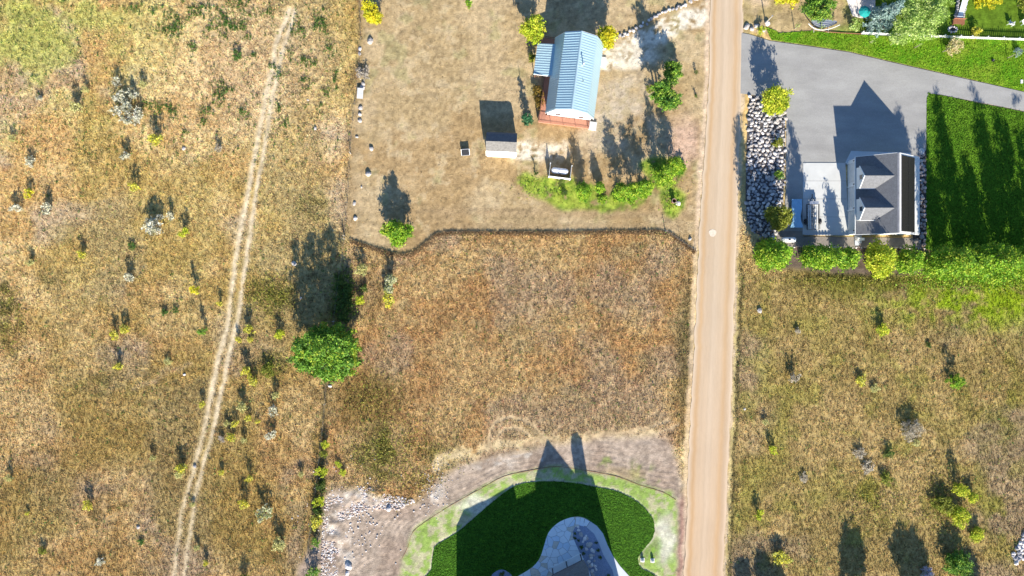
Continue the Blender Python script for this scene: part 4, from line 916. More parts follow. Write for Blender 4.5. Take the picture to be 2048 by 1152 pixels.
# rock border of the house drive
bd = thing('rock_border', 'curved row of boulders bordering the gravel drive of the metal-roofed house', 'rock border', (*G(1300,45), 0))
bp = smooth([(1205,98),(1212,90),(1222,83),(1240,73),(1268,60),(1296,43),(1325,27),(1353,15),(1381,2),(1400,-6)], 4, False)
for k in range(62):
    u = k/61*(len(bp)-1); i = min(int(u), len(bp)-2); f = u-i; x = bp[i][0]*(1-f)+bp[i+1][0]*f; y = bp[i][1]*(1-f)+bp[i+1][1]*f
    rock_at(x+rr.uniform(-2.5,2.5), y+rr.uniform(-3,3.5), rr.uniform(5, 8.5), ('stone_grey','stone','stone_pale'), bd, zs=1.1)
# entry rocks
for (x, y, w, lb) in [(1493,54,13,'white boulder at the driveway mouth beside the gravel road'),(1503,59,11,'pale boulder second from the road at the driveway mouth'),(1513,53,12,'boulder in the middle of the driveway mouth group'),
                      (1527,60,10,'small boulder beside the yellow-green bush at the driveway mouth'),(1534,47,13,'long pale boulder at the corner of the partly dry lawn')]:
    tag(rock_at(x, y, w, ('stone_pale','stone'), zs=.9, name='boulder'), lb, 'boulder', 'boulders at the driveway mouth')
# single rocks
SR = [(720,98,8,'pale rock on the wire fence line near the golden tree'),(741,83,13,'white rock heap in the mown yard near the golden tree'),(719,107,8,'rock beside the fence post south of the golden tree'),(727,168,9,'pale rock touching the brush pile'),
 (725,175,11,'white rock just north of the flat white bench'),(721,216,10,'white rock just south of the flat white bench'),(720,229,8,'upper small rock in a row on the fence line'),(720,242,9,'lower small rock in a row on the fence line'),
 (743,298,10,'pale flat rock alone in the mown yard'),(737,348,13,'largest pale boulder in the mown yard near the fence'),(723,374,5,'tiny white stone below the largest boulder'),(709,407,8,'small rock in the yard near a leaning post'),
 (711,437,9,'flat pale rock at the corner of the mown yard'),(631,257,8,'small white rock in the west field near the fence'),(714,274,7,'rock at the foot of a fence post'),(589,527,13,'white rock in the shadow of the large tree'),(602,596,6,'small white stone in the shadow of the large tree'),
 (1519,621,13,'whitish rock in the olive field near the road'),(368,297,9,'white rock in the west field by a small shadow'),(1380,478,8,'small white rock by the tall grass corner at the road'),(369,749,6,'white stone beside a faint side path'),
 (1489,818,6,'white stone in the grass at the road edge'),(277,1054,8,'pale stone in the south-west field'),(616,200,6,'white stone in the north field by weeds'),(1462,6,0,''),(390,932,9,'dark stone lying in the wheel track'),
 (1296,262,6,'')]
for (x, y, w, lb) in SR:
    if lb: tag(rock_at(x, y, w, ('stone_pale','stone','stone') if 'dark' not in lb else ('stone_grey',), zs=.9, name='rock'), lb, 'rock')
bl = thing('boulder_pile', 'pile of white boulders at the edge of the olive field', 'boulder pile', (*G(2038,1092), 0))
for (x, y) in scatter([(2048,1056),(2060,1060),(2060,1120),(2028,1128),(2024,1112),(2034,1080)], 8, rr): rock_at(x, y, rr.uniform(8, 12), ('stone_pale','stone_grey'), bl)
# rubble
rb = thing('rubble_pile', 'broken pale rubble heaped along the edge of the bare soil', 'rubble', (*G(680,1020), 0))
zone = [(655,986),(672,976),(700,970),(735,974),(765,984),(800,994),(832,1000),(800,1020),(760,1018),(730,1022),(705,1030),(690,1050),(698,1070),(682,1095),(672,1120),(680,1152),(642,1152),(645,1060),(650,1010)]
for (x, y) in scatter(zone, 8.6, rr, .5)[:260]: rock_at(x, y, rr.uniform(3.0, 7.0), ('stone_pale','stone','stone_red'), rb, zs=.7)
rock_stuff('earthy_rubble', [(x, y, rr.uniform(2.5,5.5)) for x, y in scatter(zone, 6.2, rr, .6)], 'stone_red', rb, 'pinkish earth clods among the rubble')
rock_stuff('gravel_rubble', [(x, y, rr.uniform(1.8, 4.2)) for x, y in scatter(zone, 5, rr, .5)]+[(rr.gauss(700,45), rr.gauss(1030,45), rr.uniform(1.5,4)) for _ in range(240)]+[(x, y, rr.uniform(2,4.6)) for x, y in scatter(zone, 4.6, rr, .6)]+[(rr.gauss(865,16), rr.gauss(975,24), rr.uniform(1.5,3)) for _ in range(120)], 'stone_pale', rb, 'small broken stones')
for (x, y, w, lb) in [(697,1132,16,'white boulder on the bare soil near the lower edge'),(695,1146,13,'second white boulder on the bare soil near the lower edge'),(778,1017,12,'single white boulder on bare soil below the rubble'),(660,772,8,'white rock at the foot of the large round tree')]:
    tag(rock_at(x, y, w, ('stone_pale',), zs=.9, name='boulder'), lb, 'boulder')

# ------------------------------------------------------------------ fences
def wire_fence(pts, label, gap=2.7, seed=1):
    P = np.array(GP(pts)); t = thing('wire_fence', label, 'fence', (P[0][0], P[0][1], 0)); o = P[0]
    seg = np.hypot(*(P[1:]-P[:-1]).T); cum = np.concatenate([[0], np.cumsum(seg)]); n = int(cum[-1]/gap); r = random.Random(seed); prev = None; w = [MB() for _ in range(3)]
    pm = MB().tube((0,0,-.2), (0,0,1.25), .035, .035, 5).mesh('post', 'wire'); wm = MB().tube((0,0,-.2), (0,0,1.35), .07, .055, 6).mesh('post', 'wood')
    for k in range(n+1):
        u = k/n*cum[-1]; x = float(np.interp(u, cum, P[:,0])-o[0]); y = float(np.interp(u, cum, P[:,1])-o[1])
        p = link('post', wm if k % 5 == 0 else pm, t, (x, y, 0)); p.rotation_euler = (r.uniform(-.08,.08), r.uniform(-.08,.08), 0)
        if prev:
            for i, z in enumerate((.4, .8, 1.15)): w[i].tube((*prev, z), (x, y, z), .008, .008, 3)
        prev = (x, y)
    for i in range(3): part('wire', w[i], 'wire', t)
wire_fence([(720,-20),(723,80),(717,170),(712,200),(704,265),(700,345),(695,420),(690,472)], 'wire fence with thin posts along the west side of the mown yard')
wire_fence([(690,478),(672,620),(655,765),(648,850),(642,900),(632,1000),(620,1080),(612,1170)], 'wire fence with leaning posts down the west side of the middle lot', seed=4)
wire_fence([(1330,462),(1358,480),(1392,503)], 'short wire fence running to the road at the grass corner', seed=6)

def picket_fence(a, b, label):
    (x0, y0), (x1, y1) = G(*a), G(*b); L = math.hypot(x1-x0, y1-y0); t = thing('picket_fence', label, 'fence', (x0, y0, 0), math.atan2(y1-y0, x1-x0), 'white picket fences of the garden')
    n = int(L/.32); mb = MB()
    for k in range(n): mb.box((k*.32+.1, 0, .42), (.19, .03, .84)); mb.add([(k*.32+.005,-.015,.84),(k*.32+.195,-.015,.84),(k*.32+.1,-.015,.95),(k*.32+.005,.015,.84),(k*.32+.195,.015,.84),(k*.32+.1,.015,.95)], [(0,1,2),(5,4,3),(0,2,5,3),(1,4,5,2)])
    o = part('pickets', mb, 'white', t); o['kind'] = 'stuff'
    for z in (.22, .66): part('rail', MB().box((L/2, .045, z), (L, .05, .09)), 'white', t)
    pm = MB().box((0, .06, .5), (.12, .10, 1.0)).mesh('post', 'white')
    for k in range(int(L/2.6)+1): link('post', pm, t, (k*2.6, 0.06, 0))
picket_fence((1722,68), (1822,73), 'white picket fence between the blue spruce and the feathery tree')
picket_fence((1822,73), (1938,77), 'white picket fence under the feathery tree')
picket_fence((1938,77), (2075,82), 'white picket fence below the garden chairs')
# low garden edging west of the picket fence
e = MB(); q = GP([(1650,64),(1680,66),(1722,68)])
for a, b in zip(q[:-1], q[1:]): e.tube((*a, .1), (*b, .1), .06, .06, 5)
tag(part('garden_edging', e, 'brown_wood'), 'low dark log edging between the two lawns', 'edging')

# ------------------------------------------------------------------ metal-roofed house (gambrel roof)
def windowp(parent, c, w, h, ax='y', frame='white'):
    """window facing along axis ax; c = centre on the wall plane"""
    f = MB(); g_ = MB(); x, y, z = c
    if ax == 'y':
        for dz in (-h/2, h/2): f.box((x, y, z+dz), (w+.16, .10, .08))
        for dx in (-w/2, w/2): f.box((x+dx, y, z), (.08, .09, h-.08))
        g_.box((x, y, z), (w-.08, .04, h-.08))
    else:
        for dz in (-h/2, h/2): f.box((x, y, z+dz), (.10, w+.16, .08))
        for dy in (-w/2, w/2): f.box((x, y+dy, z), (.09, .08, h-.08))
        g_.box((x, y, z), (.04, w-.08, h-.08))
    o = part('window', f, frame, parent); part('pane', g_, 'glass', o); return o

hx, hy = G(1146, 167); HR = -R(7.4)
H = thing('house', 'white two-storey house with a pale blue metal barn roof and red decks', 'house', (hx, hy, 0), HR)
w = MB().extr([(-3.6,-.1),(3.6,-.1),(3.6,2.98),(2.42,5.52),(0,6.82),(-2.42,5.52),(-3.6,2.98)], -5.85, 5.85)
part('wall', w, 'white', H)
prof = [(-3.98,2.72),(-2.55,5.72),(0,7.0),(2.55,5.72),(3.98,2.72)]
for i in range(4):
    (x0, z0), (x1, z1) = prof[i], prof[i+1]
    part('roof', MB().slab([(x0,-6.15,z0),(x1,-6.15,z1),(x1,6.15,z1),(x0,6.15,z0)], .09), 'metal_roof', H)
sm = MB()
for k in range(31):
    y = -6.0+k*.40
    for i in range(4):
        (x0, z0), (x1, z1) = prof[i], prof[i+1]; d = Vector((x1-x0, z1-z0)).normalized(); nx, nz = -d.y, d.x
        sm.slab([(x0+nx*.05, y-.035, z0+nz*.05),(x1+nx*.05, y-.035, z1+nz*.05),(x1+nx*.05, y+.035, z1+nz*.05),(x0+nx*.05, y+.035, z0+nz*.05)], .06)
o = part('roof_seams', sm, 'metal_roof', H); o['kind'] = 'stuff'
part('ridge_cap', MB().slab([(-.16,-6.17,6.99),(0,-6.17,7.07),(0,6.17,7.07),(-.16,6.17,6.99)], .02).slab([(0,-6.17,7.07),(.16,-6.17,6.99),(.16,6.17,6.99),(0,6.17,7.07)], .02), 'metal_roof', H)
cp = part('chimney_pipe', MB().tube((.9,1.0,6.3),(.9,1.0,7.7), .09, .09, 8), 'alu', H); part('rain_cap', MB().lathe([(.0,7.86),(.16,7.76),(.16,7.73)], (.9,1.0,0), 10), 'alu', cp)
part('roof_vent', MB().tube((1.2,-1.4,6.1),(1.2,-1.4,6.75), .06, .06, 6), 'frame', H)
for (x, z, ww, hh) in ((-1.15,5.1,.7,.8),(1.15,5.1,.7,.8),(-1.9,1.9,.9,1.1),(1.9,1.9,.9,1.1)): windowp(H, (x,-5.9,z), ww, hh)
d = part('door', MB().box((0,-5.89,1.62), (.95,.08,2.05)), 'beige_wall', H); part('handle', MB().box((.36,-5.95,1.6), (.05,.06,.12)), 'frame', d)
for y in (-4, -1.4, 1.4, 4): windowp(H, (3.64, y, 1.7), .9, 1.1, 'x')
for y in (-4.2, -1.8): windowp(H, (-3.64, y, 1.9), .9, 1.1, 'x')
for y in (-6.19, 6.19):          # white barge trim
    tm = MB()
    for i in range(4):
        (x0, z0), (x1, z1) = prof[i], prof[i+1]; tm.add([(x0,y-.03,z0-.22),(x1,y-.03,z1-.22),(x1,y-.03,z1-.02),(x0,y-.03,z0-.02),(x0,y+.03,z0-.22),(x1,y+.03,z1-.22),(x1,y+.03,z1-.02),(x0,y+.03,z0-.02)], [(0,1,2,3),(7,6,5,4),(0,4,5,1),(3,2,6,7),(0,3,7,4),(1,5,6,2)])
    part('barge_board', tm, 'white', H)
# lean-to porch roof and decks
part('porch_roof', MB().slab([(-6.7,-.15,2.55),(-3.3,-.15,3.25),(-3.3,5.0,3.25),(-6.7,5.0,2.55)], .09), 'metal_roof_pale', H)
ps = MB()
for k in range(13): ps.slab([(-6.7,.0+k*.40,2.60),(-3.3,.0+k*.40,3.30),(-3.3,.06+k*.40,3.30),(-6.7,.06+k*.40,2.60)], .05)
o = part('porch_roof_seams', ps, 'metal_roof_pale', H); o['kind'] = 'stuff'
part('porch_fascia', MB().box((-5.0,-.20,2.82), (3.4,.06,.16)), 'white', H)
for x, y in ((-6.45,.1),(-6.45,4.8),(-6.45,2.4)): part('porch_post', MB().box((x,y,1.5), (.12,.12,2.3)), 'deck_rail', H)
part('deck', MB().box((-.7,-6.58,.45), (8.5,1.3,.14)).box((-.7,-6.6,.2), (8.3,1.2,.36)), 'deck', H, label='red deck across the south gable')
part('deck', MB().box((-4.35,-2.62,.455), (1.1,6.6,.13)).box((-4.3,-2.62,.2), (1.0,6.5,.36)), 'deck', H, label='narrow red deck along the west wall')
part('deck', MB().box((-5.0,3.75,.452), (2.6,5.9,.135)).box((-5.0,3.75,.2), (2.5,5.8,.36)), 'deck', H, label='red deck under the porch roof and behind it')
def rail(a, b, z0=.52, hgt=.9):
    ax, ay = a; bx, by = b; L = math.hypot(bx-ax, by-ay); n = max(1, int(L/2.0)); ro = MB()
    ro.tube((ax,ay,z0+hgt),(bx,by,z0+hgt), .05, .05, 5); ro.tube((ax,ay,z0+.2),(bx,by,z0+.2), .03, .03, 4)
    rp = part('railing', ro, 'deck_rail', H); pb = MB()
    for k in range(n+1):
        f = k/n; pb.box((ax+(bx-ax)*f, ay+(by-ay)*f, z0+hgt/2), (.10,.10,hgt+.06))
    part('railing_post', pb, 'deck_rail', rp)
    bb = MB(); m = int(L/.25)
    for k in range(m): f = (k+.5)/m; bb.box((ax+(bx-ax)*f, ay+(by-ay)*f, z0+hgt*.55), (.035,.035,hgt*.7))
    o = part('balusters', bb, 'deck_rail', rp)
rail((-4.9,-7.18),(3.4,-7.18)); rail((-4.85,-7.15),(-4.85,.6)); rail((-6.25,5.1),(-6.25,6.65)); rail((-6.25,6.65),(-3.8,6.65)); rail((3.45,-7.15),(3.45,-6.1))
part('step', MB().box((4.15,-6.65,.18), (1.25,1.35,.3)), 'white_grey', H, label='pale landing at the corner of the south deck')
part('step', MB().box((4.4,4.2,.12), (1.1,1.5,.24)), 'white_grey', H, label='pale doorstep on the east wall')
part('foundation', MB().box((0,0,.05), (7.3,11.8,.3)), 'concrete2', H)

# ------------------------------------------------------------------ shed
sx, sy = G(1003.5, 292.5); SH = thing('shed', 'small white barn-shaped shed with a grey shingled roof beside pale gravel', 'shed', (sx, sy, 0), -R(2.5))
def sh(pr, x0, x1, mb):       # profile in y,z run along x
    n = len(pr); return mb.add([(x0, y, z) for y, z in pr]+[(x1, y, z) for y, z in pr], [tuple(range(2*n-1, n-1, -1)), tuple(range(n))]+[(i, n+i, n+(i+1)%n, (i+1)%n) for i in range(n)])
part('wall', sh([(-1.85,0),(1.85,0),(1.85,1.5),(1.35,2.72),(0,3.48),(-1.35,2.72),(-1.85,1.5)], -2.35, 2.35, MB()), 'white', SH)
for (y0, z0, y1, z1, m_) in ((-1.98,1.42,-1.45,2.78,'white'),(-1.45,2.78,0,3.6,'shingle_tan'),(0,3.6,1.45,2.78,'shingle_dark_shaded'),(1.45,2.78,1.98,1.42,'shingle_dark_shaded')):  # north slopes get the darker shingle, which paints in their shade
    part('roof', MB().slab([(-2.5,y0,z0),(2.5,y0,z0),(2.5,y1,z1),(-2.5,y1,z1)], .06), m_, SH)
dd = part('door', MB().box((2.38,-.2,1.0), (.06,1.4,1.9)), 'white_grey', SH); part('handle', MB().box((2.43,.3,1.0), (.04,.05,.15)), 'frame', dd)
windowp(SH, (-.9,-1.87,.95), .7, .6)
# ------------------------------------------------------------------ tilted solar panel
sp = thing('solar_panel', 'small ground-mounted dark solar panel on the mown yard', 'solar panel', (*G(931,305), 0), R(4))
part('panel_face', MB().slab([(-.66,-.48,.12),(.66,-.48,.12),(.66,.42,.62),(-.66,.42,.62)], .04), 'panel', sp)
part('frame', MB().tube((-.68,.43,.64),(.68,.43,.64), .05,.05,5).tube((-.68,-.49,.12),(.68,-.49,.12), .05,.05,5).tube((-.68,-.49,.12),(-.68,.43,.64), .03,.03,5).tube((.68,-.49,.12),(.68,.43,.64), .03,.03,5), 'alu', sp)
for x in (-.55,.55): part('leg', MB().tube((x,.4,0),(x,.4,.6), .04,.04,5), 'alu', sp)
# ------------------------------------------------------------------ white bench
b = thing('bench', 'flat white low bench standing by the wire fence', 'bench', (*G(721.5,188), 0), -R(4))
for k in range(4): part('slat', MB().box((-.375+k*.25,0,.46), (.235,1.75,.05)), 'white_grey', b)
for x in (-.4,.4):
    for y in (-.75,.75): part('leg', MB().box((x,y,.21), (.09,.09,.42)), 'wood', b)
# ------------------------------------------------------------------ propane tank with screen
ta = -R(7)
tk = thing('propane_tank', 'white rounded propane tank inside a white screen fence', 'tank', (*G(1119,343.5), 0), ta)
part('shell', MB().lathe([(0,-1.42),(.22,-1.38),(.40,-1.25),(.50,-1.0),(.50,1.0),(.40,1.25),(.22,1.38),(0,1.42)], (0,0,.78), 18, 'x'), 'tank', tk)
part('dome', MB().lathe([(.2,1.24),(.2,1.38),(.1,1.45),(0,1.46)], (0,0,0), 12), 'tank', tk)
for x in (-.8,.8): part('saddle', MB().box((x,0,.17), (.2,.8,.34)), 'stone_grey', tk)
part('pipe', MB().tube((.0,.0,1.3),(.1,-.75,1.15), .04,.04,5).tube((.1,-.75,1.15),(.1,-.8,.1), .04,.04,5), 'frame', tk)
sc = thing('screen_fence', 'white board screen fence on three sides of the propane tank', 'fence', (*G(1119,350), 0), ta)
def boards(a, b, hgt):
    L = math.hypot(b[0]-a[0], b[1]-a[1]); n = int(L/.30); an = math.atan2(b[1]-a[1], b[0]-a[0]); m = MB().box((0,0,hgt/2), (L/n-.015,.04,hgt)).mesh('board', 'white')
    for k in range(n): f = (k+.5)/n; link('board', m, sc, (a[0]+(b[0]-a[0])*f, a[1]+(b[1]-a[1])*f, 0), an)
boards((-1.72,-.62),(1.72,-.62), 1.55); boards((-1.75,-.60),(-1.75,1.45), 1.55); boards((1.75,-.60),(1.75,1.45), 1.55)
for (x, y) in ((-1.78,-.66),(1.78,-.66),(-1.78,1.5),(1.78,1.5),(0,-.67)): part('post', MB().box((x,y,.85), (.12,.12,1.7)), 'white', sc)
# ------------------------------------------------------------------ barrel and stone in the round green patch
br = thing('barrel', 'rusty open barrel standing in the round green patch by the road', 'barrel', (*G(1346,403), 0))
part('shell', MB().lathe([(.34,0),(.36,.3),(.34,.6),(.36,.85),(.32,.85),(.31,.1),(0,.1)], n=16), 'rust', br)
part('rim', MB().lathe([(.33,.84),(.39,.84),(.39,.89),(.33,.89),(.33,.84)], n=16), 'stone_red', br)
tag(rock_at(1356, 407, 11, ('stone_pale',), name='boulder', zs=.8), 'pale rock right beside the rusty barrel', 'boulder')

# ------------------------------------------------------------------ garage
gx0, gy0 = G(1755, 396); GA = thing('garage', 'large grey-roofed garage with three west doors, two dormers and solar panels', 'garage', (gx0, gy0, 0))
W2, L2 = 4.95, 6.15; EV, RD = 2.95, 6.3
part('wall', MB().extr([(-W2,-.1),(W2,-.1),(W2,2.75),(0,6.12),(-W2,2.75)], -L2, L2), 'white', GA)
part('roof', MB().slab([(-W2-.12,-L2-.15,EV-.10),(0,-L2-.15,RD),(0,L2+.15,RD),(-W2-.12,L2+.15,EV-.10)], .12), 'shingle', GA, label='west roof slope with dormers')
part('roof', MB().slab([(0,-L2-.15,RD),(W2+.35,-L2-.15,EV-.25),(W2+.35,L2+.15,EV-.25),(0,L2+.15,RD)], .12), 'white_grey', GA, label='east roof slope carrying the solar panels')
part('ridge_cap', MB().slab([(-.18,-L2-.16,6.20),(0,-L2-.16,6.36),(0,L2+.16,6.36),(-.18,L2+.16,6.20)], .03).slab([(0,-L2-.16,6.36),(.18,-L2-.16,6.20),(.18,L2+.16,6.20),(0,L2+.16,6.36)], .03), 'stone_grey', GA)
part('gutter', MB().box((-W2-.17,0,EV-.18), (.12,2*L2+.3,.12)), 'white', GA); part('gutter', MB().box((W2+.42,0,EV-.36), (.12,2*L2+.3,.12)), 'white', GA)
for s in (-1, 1):
    y = s*(L2+.18); q = MB()
    for (x0, z0, x1, z1) in ((-W2-.12,EV-.1,0,RD),(0,RD,W2+.35,EV-.25)): q.add([(x0,y-.03,z0-.24),(x1,y-.03,z1-.24),(x1,y-.03,z1),(x0,y-.03,z0),(x0,y+.03,z0-.24),(x1,y+.03,z1-.24),(x1,y+.03,z1),(x0,y+.03,z0)], [(0,1,2,3),(7,6,5,4),(0,4,5,1),(3,2,6,7),(0,3,7,4),(1,5,6,2)])
    part('barge_board', q, 'white', GA)
for yc in (3.9, 0, -3.9):
    dr = part('garage_door', MB().box((-W2-.02,yc,1.2), (.08,3.1,2.35)), 'white', GA)
    for k in range(4): part('door_panel', MB().box((-W2-.07,yc,.38+k*.56), (.03,3.0,.50)), 'white_grey', dr)
    part('door_trim', MB().box((-W2-.10,yc+1.75,1.45), (.16,.22,2.7)), 'white', dr)
for yc in (5.75, 1.95, -1.95, -5.6):
    part('wall_lamp', MB().box((-W2-.13,yc,2.35), (.2,.16,.3)), 'frame', GA)
# dormers: ridge runs east, front flush with the west wall
for yc in ((576-363)/SCALE-gy0, (576-424)/SCALE-gy0):
    hw = 1.7
    D = part('dormer', MB().add([(-W2-.05,yc-hw,2.9),(-W2-.05,yc+hw,2.9),(-W2-.05,yc+hw,4.35),(-W2-.05,yc,5.85),(-W2-.05,yc-hw,4.35),(-.5,yc-hw,2.9),(-.5,yc+hw,2.9),(-.5,yc+hw,4.35),(-.5,yc,5.85),(-.5,yc-hw,4.35)],
        [(4,3,2,1,0),(5,6,7,8,9),(0,5,9,4),(1,2,7,6),(2,3,8,7),(3,4,9,8),(0,1,6,5)]), 'white', GA)
    e_x = lambda z: -(RD-z)*(W2/(RD-EV))+.12      # where the dormer plane dies into the main slope
    part('dormer_roof', MB().slab([(-W2-.28,yc,6.0),(e_x(6.0),yc,6.0),(e_x(4.42),yc+hw+.12,4.42),(-W2-.28,yc+hw+.12,4.42)], .09), 'shingle', D)
    part('dormer_roof', MB().slab([(-W2-.28,yc,6.0),(e_x(6.0),yc,6.0),(e_x(4.42),yc-hw-.12,4.42),(-W2-.28,yc-hw-.12,4.42)], .09), 'shingle', D)
    part('dormer_trim', MB().slab([(-W2-.32,yc,6.02),(-W2-.22,yc,6.02),(-W2-.22,yc+hw+.14,4.44),(-W2-.32,yc+hw+.14,4.44)], .14).slab([(-W2-.32,yc,6.02),(-W2-.22,yc,6.02),(-W2-.22,yc-hw-.14,4.44),(-W2-.32,yc-hw-.14,4.44)], .14), 'white', D)
    part('dormer_trim', MB().box((-3.6,yc-hw-.14,4.36), (3.1,.08,.14)), 'white', D)
    windowp(D, (-W2-.08, yc, 4.55), .8, 1.0, 'x')
# solar array: 2 x 12 panels on the east slope
slope = (RD-(EV-.25))/(W2+.35); rz = lambda x: RD-slope*x
pm = MB().slab([(0,0,0),(1.66,0,-1.66*slope),(1.66,.99,-1.66*slope),(0,.99,0)], .04).mesh('solar_panel', 'panel')
SA = part('solar_rack', MB().slab([(.62,-6.02,rz(.62)+.07),(4.1,-6.02,rz(4.1)+.07),(4.1,6.02,rz(4.1)+.07),(.62,6.02,rz(.62)+.07)], .05), 'stone_grey', GA)
for c_ in range(2):
    for k in range(12): x = .66+c_*1.72; link('solar_panel', pm, SA, (x, -6.0+k*1.0, rz(x)+.13))
part('foundation', MB().box((0,0,.03), (2*W2-.1,2*L2-.1,.2)), 'concrete2', GA)
windowp(GA, (2.4,-L2-.04,1.6), 1.0, .9); gd = part('side_door', MB().box((-2.8,-L2-.03,1.05), (.95,.07,2.05)), 'white_grey', GA)
part('step', MB().box((-3.3,-L2-.75,.12), (1.1,1.3,.24)).box((-3.45,-L2-1.5,.06), (.7,.5,.12)), 'concrete2', GA)
hp = thing('heat_pump', 'white boxy heat pump against the south wall of the garage', 'heat pump', (*G(1716,479), 0))
part('case', MB().box((0,0,.55), (1.2,.45,.85)), 'white', hp); part('grille', MB().lathe([(0,-.24),(.3,-.24),(.3,-.26),(0,-.26)], (-.2,0,.55), 14, 'y'), 'frame', hp); part('foot', MB().box((0,0,.06), (1.3,.4,.1)), 'concrete2', hp)
t2 = thing('propane_tank', 'long white propane tank behind the tarp near the first poplar', 'tank', (*G(1574,480), 0))
part('shell', MB().lathe([(0,-1.25),(.2,-1.2),(.36,-1.08),(.42,-.9),(.42,.9),(.36,1.08),(.2,1.2),(0,1.25)], (0,0,.68), 16, 'x'), 'tank', t2)
part('dome', MB().lathe([(.17,1.08),(.17,1.2),(0,1.25)], (0,0,0), 10), 'frame', t2)
for x in (-.7,.7): part('saddle', MB().box((x,0,.15), (.18,.7,.3)), 'stone_grey', t2)
# rounded boards added to cast a scalloped shade on the south edge of the pad
sf = thing('scallop_shade_boards', 'low rounded boards added to cast scalloped shade along the south edge of the concrete pad', 'edging', (*G(1606,470), 0))
bm_ = MB().prism([(-.24,0),(.24,0),(.24,.22),(.16,.36),(0,.42),(-.16,.36),(-.24,.22)], -.03, .03)
bm_.v = [(x, z, y) for x, y, z in bm_.v]; bmm = bm_.mesh('board', 'concrete2')
for k in range(15): link('board', bmm, sf, (.3+k*.5, -.03*k*.5*.2, .09))
# utility trailer
tr = thing('utility_trailer', 'open black-framed utility trailer parked on the concrete pad', 'trailer', (*G(1622,434), 0.1), R(1))
fr = MB()
for x in (-.98,.98): fr.box((x,-.05,.55), (.08,4.2,.10))
for y in (-2.1,-1.4,-.7,0,.7,1.4,2.0): fr.box((0,y,.54), (1.9,.06,.07))
part('frame', fr, 'frame', tr)
for k, x in enumerate((-.72,-.40,.10,.42,.74)): part('plank', MB().box((x,-.05,.60), (.20,4.05,.04)), 'white_grey' if k != 2 else 'wood', tr)
part('rail', MB().tube((-.98,-2.1,.95),(-.98,2.0,.95),.035,.035,5).tube((.98,-2.1,.95),(.98,2.0,.95),.035,.035,5).tube((-.98,2.0,.95),(.98,2.0,.95),.035,.035,5), 'frame', tr)
part('tongue', MB().tube((-.7,2.0,.5),(0,3.3,.5),.05,.05,5).tube((.7,2.0,.5),(0,3.3,.5),.05,.05,5).box((0,3.5,.5),(.1,.5,.1)), 'frame', tr)
part('front_box', MB().box((.1,2.25,.78), (1.5,.5,.4)), 'alu', tr)
for s in (-1, 1):
    wh = part('wheel', MB().lathe([(.16,-.11),(.34,-.11),(.36,-.05),(.36,.05),(.34,.11),(.16,.11),(.16,-.11)], (s*1.2,-.8,.36), 16, 'x'), 'rubber', tr); part('rim', MB().lathe([(0,-.05),(.17,-.06),(.17,.06),(0,.05)], (s*1.2,-.8,.36), 12, 'x'), 'alu', wh)
    part('fender', MB().add([(s*1.02,-.8+.50*math.cos(t),.36+.46*math.sin(t)) for t in np.linspace(.1,3.04,7)]+[(s*1.38,-.8+.50*math.cos(t),.36+.46*math.sin(t)) for t in np.linspace(.1,3.04,7)], [(i,i+1,i+8,i+7) for i in range(6)]), 'frame', tr)
# tarp-covered boat
tp = thing('tarp_covered_trailer', 'trailer under a sagging blue-grey tarp beside the olive tree', 'trailer', (*G(1589,428), 0))
V = []; nn, mm = 7, 13
for i in range(nn):
    for j in range(mm):
        u, v = i/(nn-1), j/(mm-1); hw = .95*(1-.28*math.sin(math.pi*v)*abs(u-.5)*2*.9)+.10*math.cos(v*9); x = (u-.5)*2*hw; y = (v-.5)*4.7
        V.append((x, y, 1.15-.35*abs(u-.5)**2*4*.6-.22*math.sin(math.pi*v)*(1-abs(u-.5)*2)+.03*math.sin(i*2.1+j*1.7)))
part('tarp', MB().add(V, [(i*mm+j, (i+1)*mm+j, (i+1)*mm+j+1, i*mm+j+1) for i in range(nn-1) for j in range(mm-1)]), 'tarp', tp)
part('bed', MB().box((0,0,.6), (1.5,4.2,.5)), 'frame', tp)
for s in (-1, 1): part('wheel', MB().lathe([(0,-.1),(.34,-.1),(.34,.1),(0,.1)], (s*.8,-.4,.34), 14, 'x'), 'rubber', tp)
# white chair at the lawn edge
def chair(px, py, rz, label, m='white', group='garden chairs on the lawns'):
    c = thing('garden_chair', label, 'chair', (*G(px, py), 0), rz, group)
    for k in range(5): part('slat', MB().box((-.28+k*.14,.02,.40), (.12,.56,.03)), m, c)
    for k in range(5): part('backrest_slat', MB().box((-.28+k*.14,.36,.74), (.12,.03,.72), rx=-.28), m, c)
    for s in (-1, 1):
        part('armrest', MB().box((s*.40,.02,.60), (.13,.72,.03)), m, c)
        part('leg', MB().box((s*.38,-.27,.29), (.06,.08,.58)), m, c); part('leg', MB().box((s*.38,.30,.26), (.06,.08,.52)), m, c)
    return c
chair(2006, 502, R(170), 'white garden chair on the south edge of the bright lawn'); chair(2019, 48, R(160), 'slatted chair in the shade beside the olive tree', 'white_grey'); chair(2045, 46, R(20), 'white chair at the edge of the photo facing another')
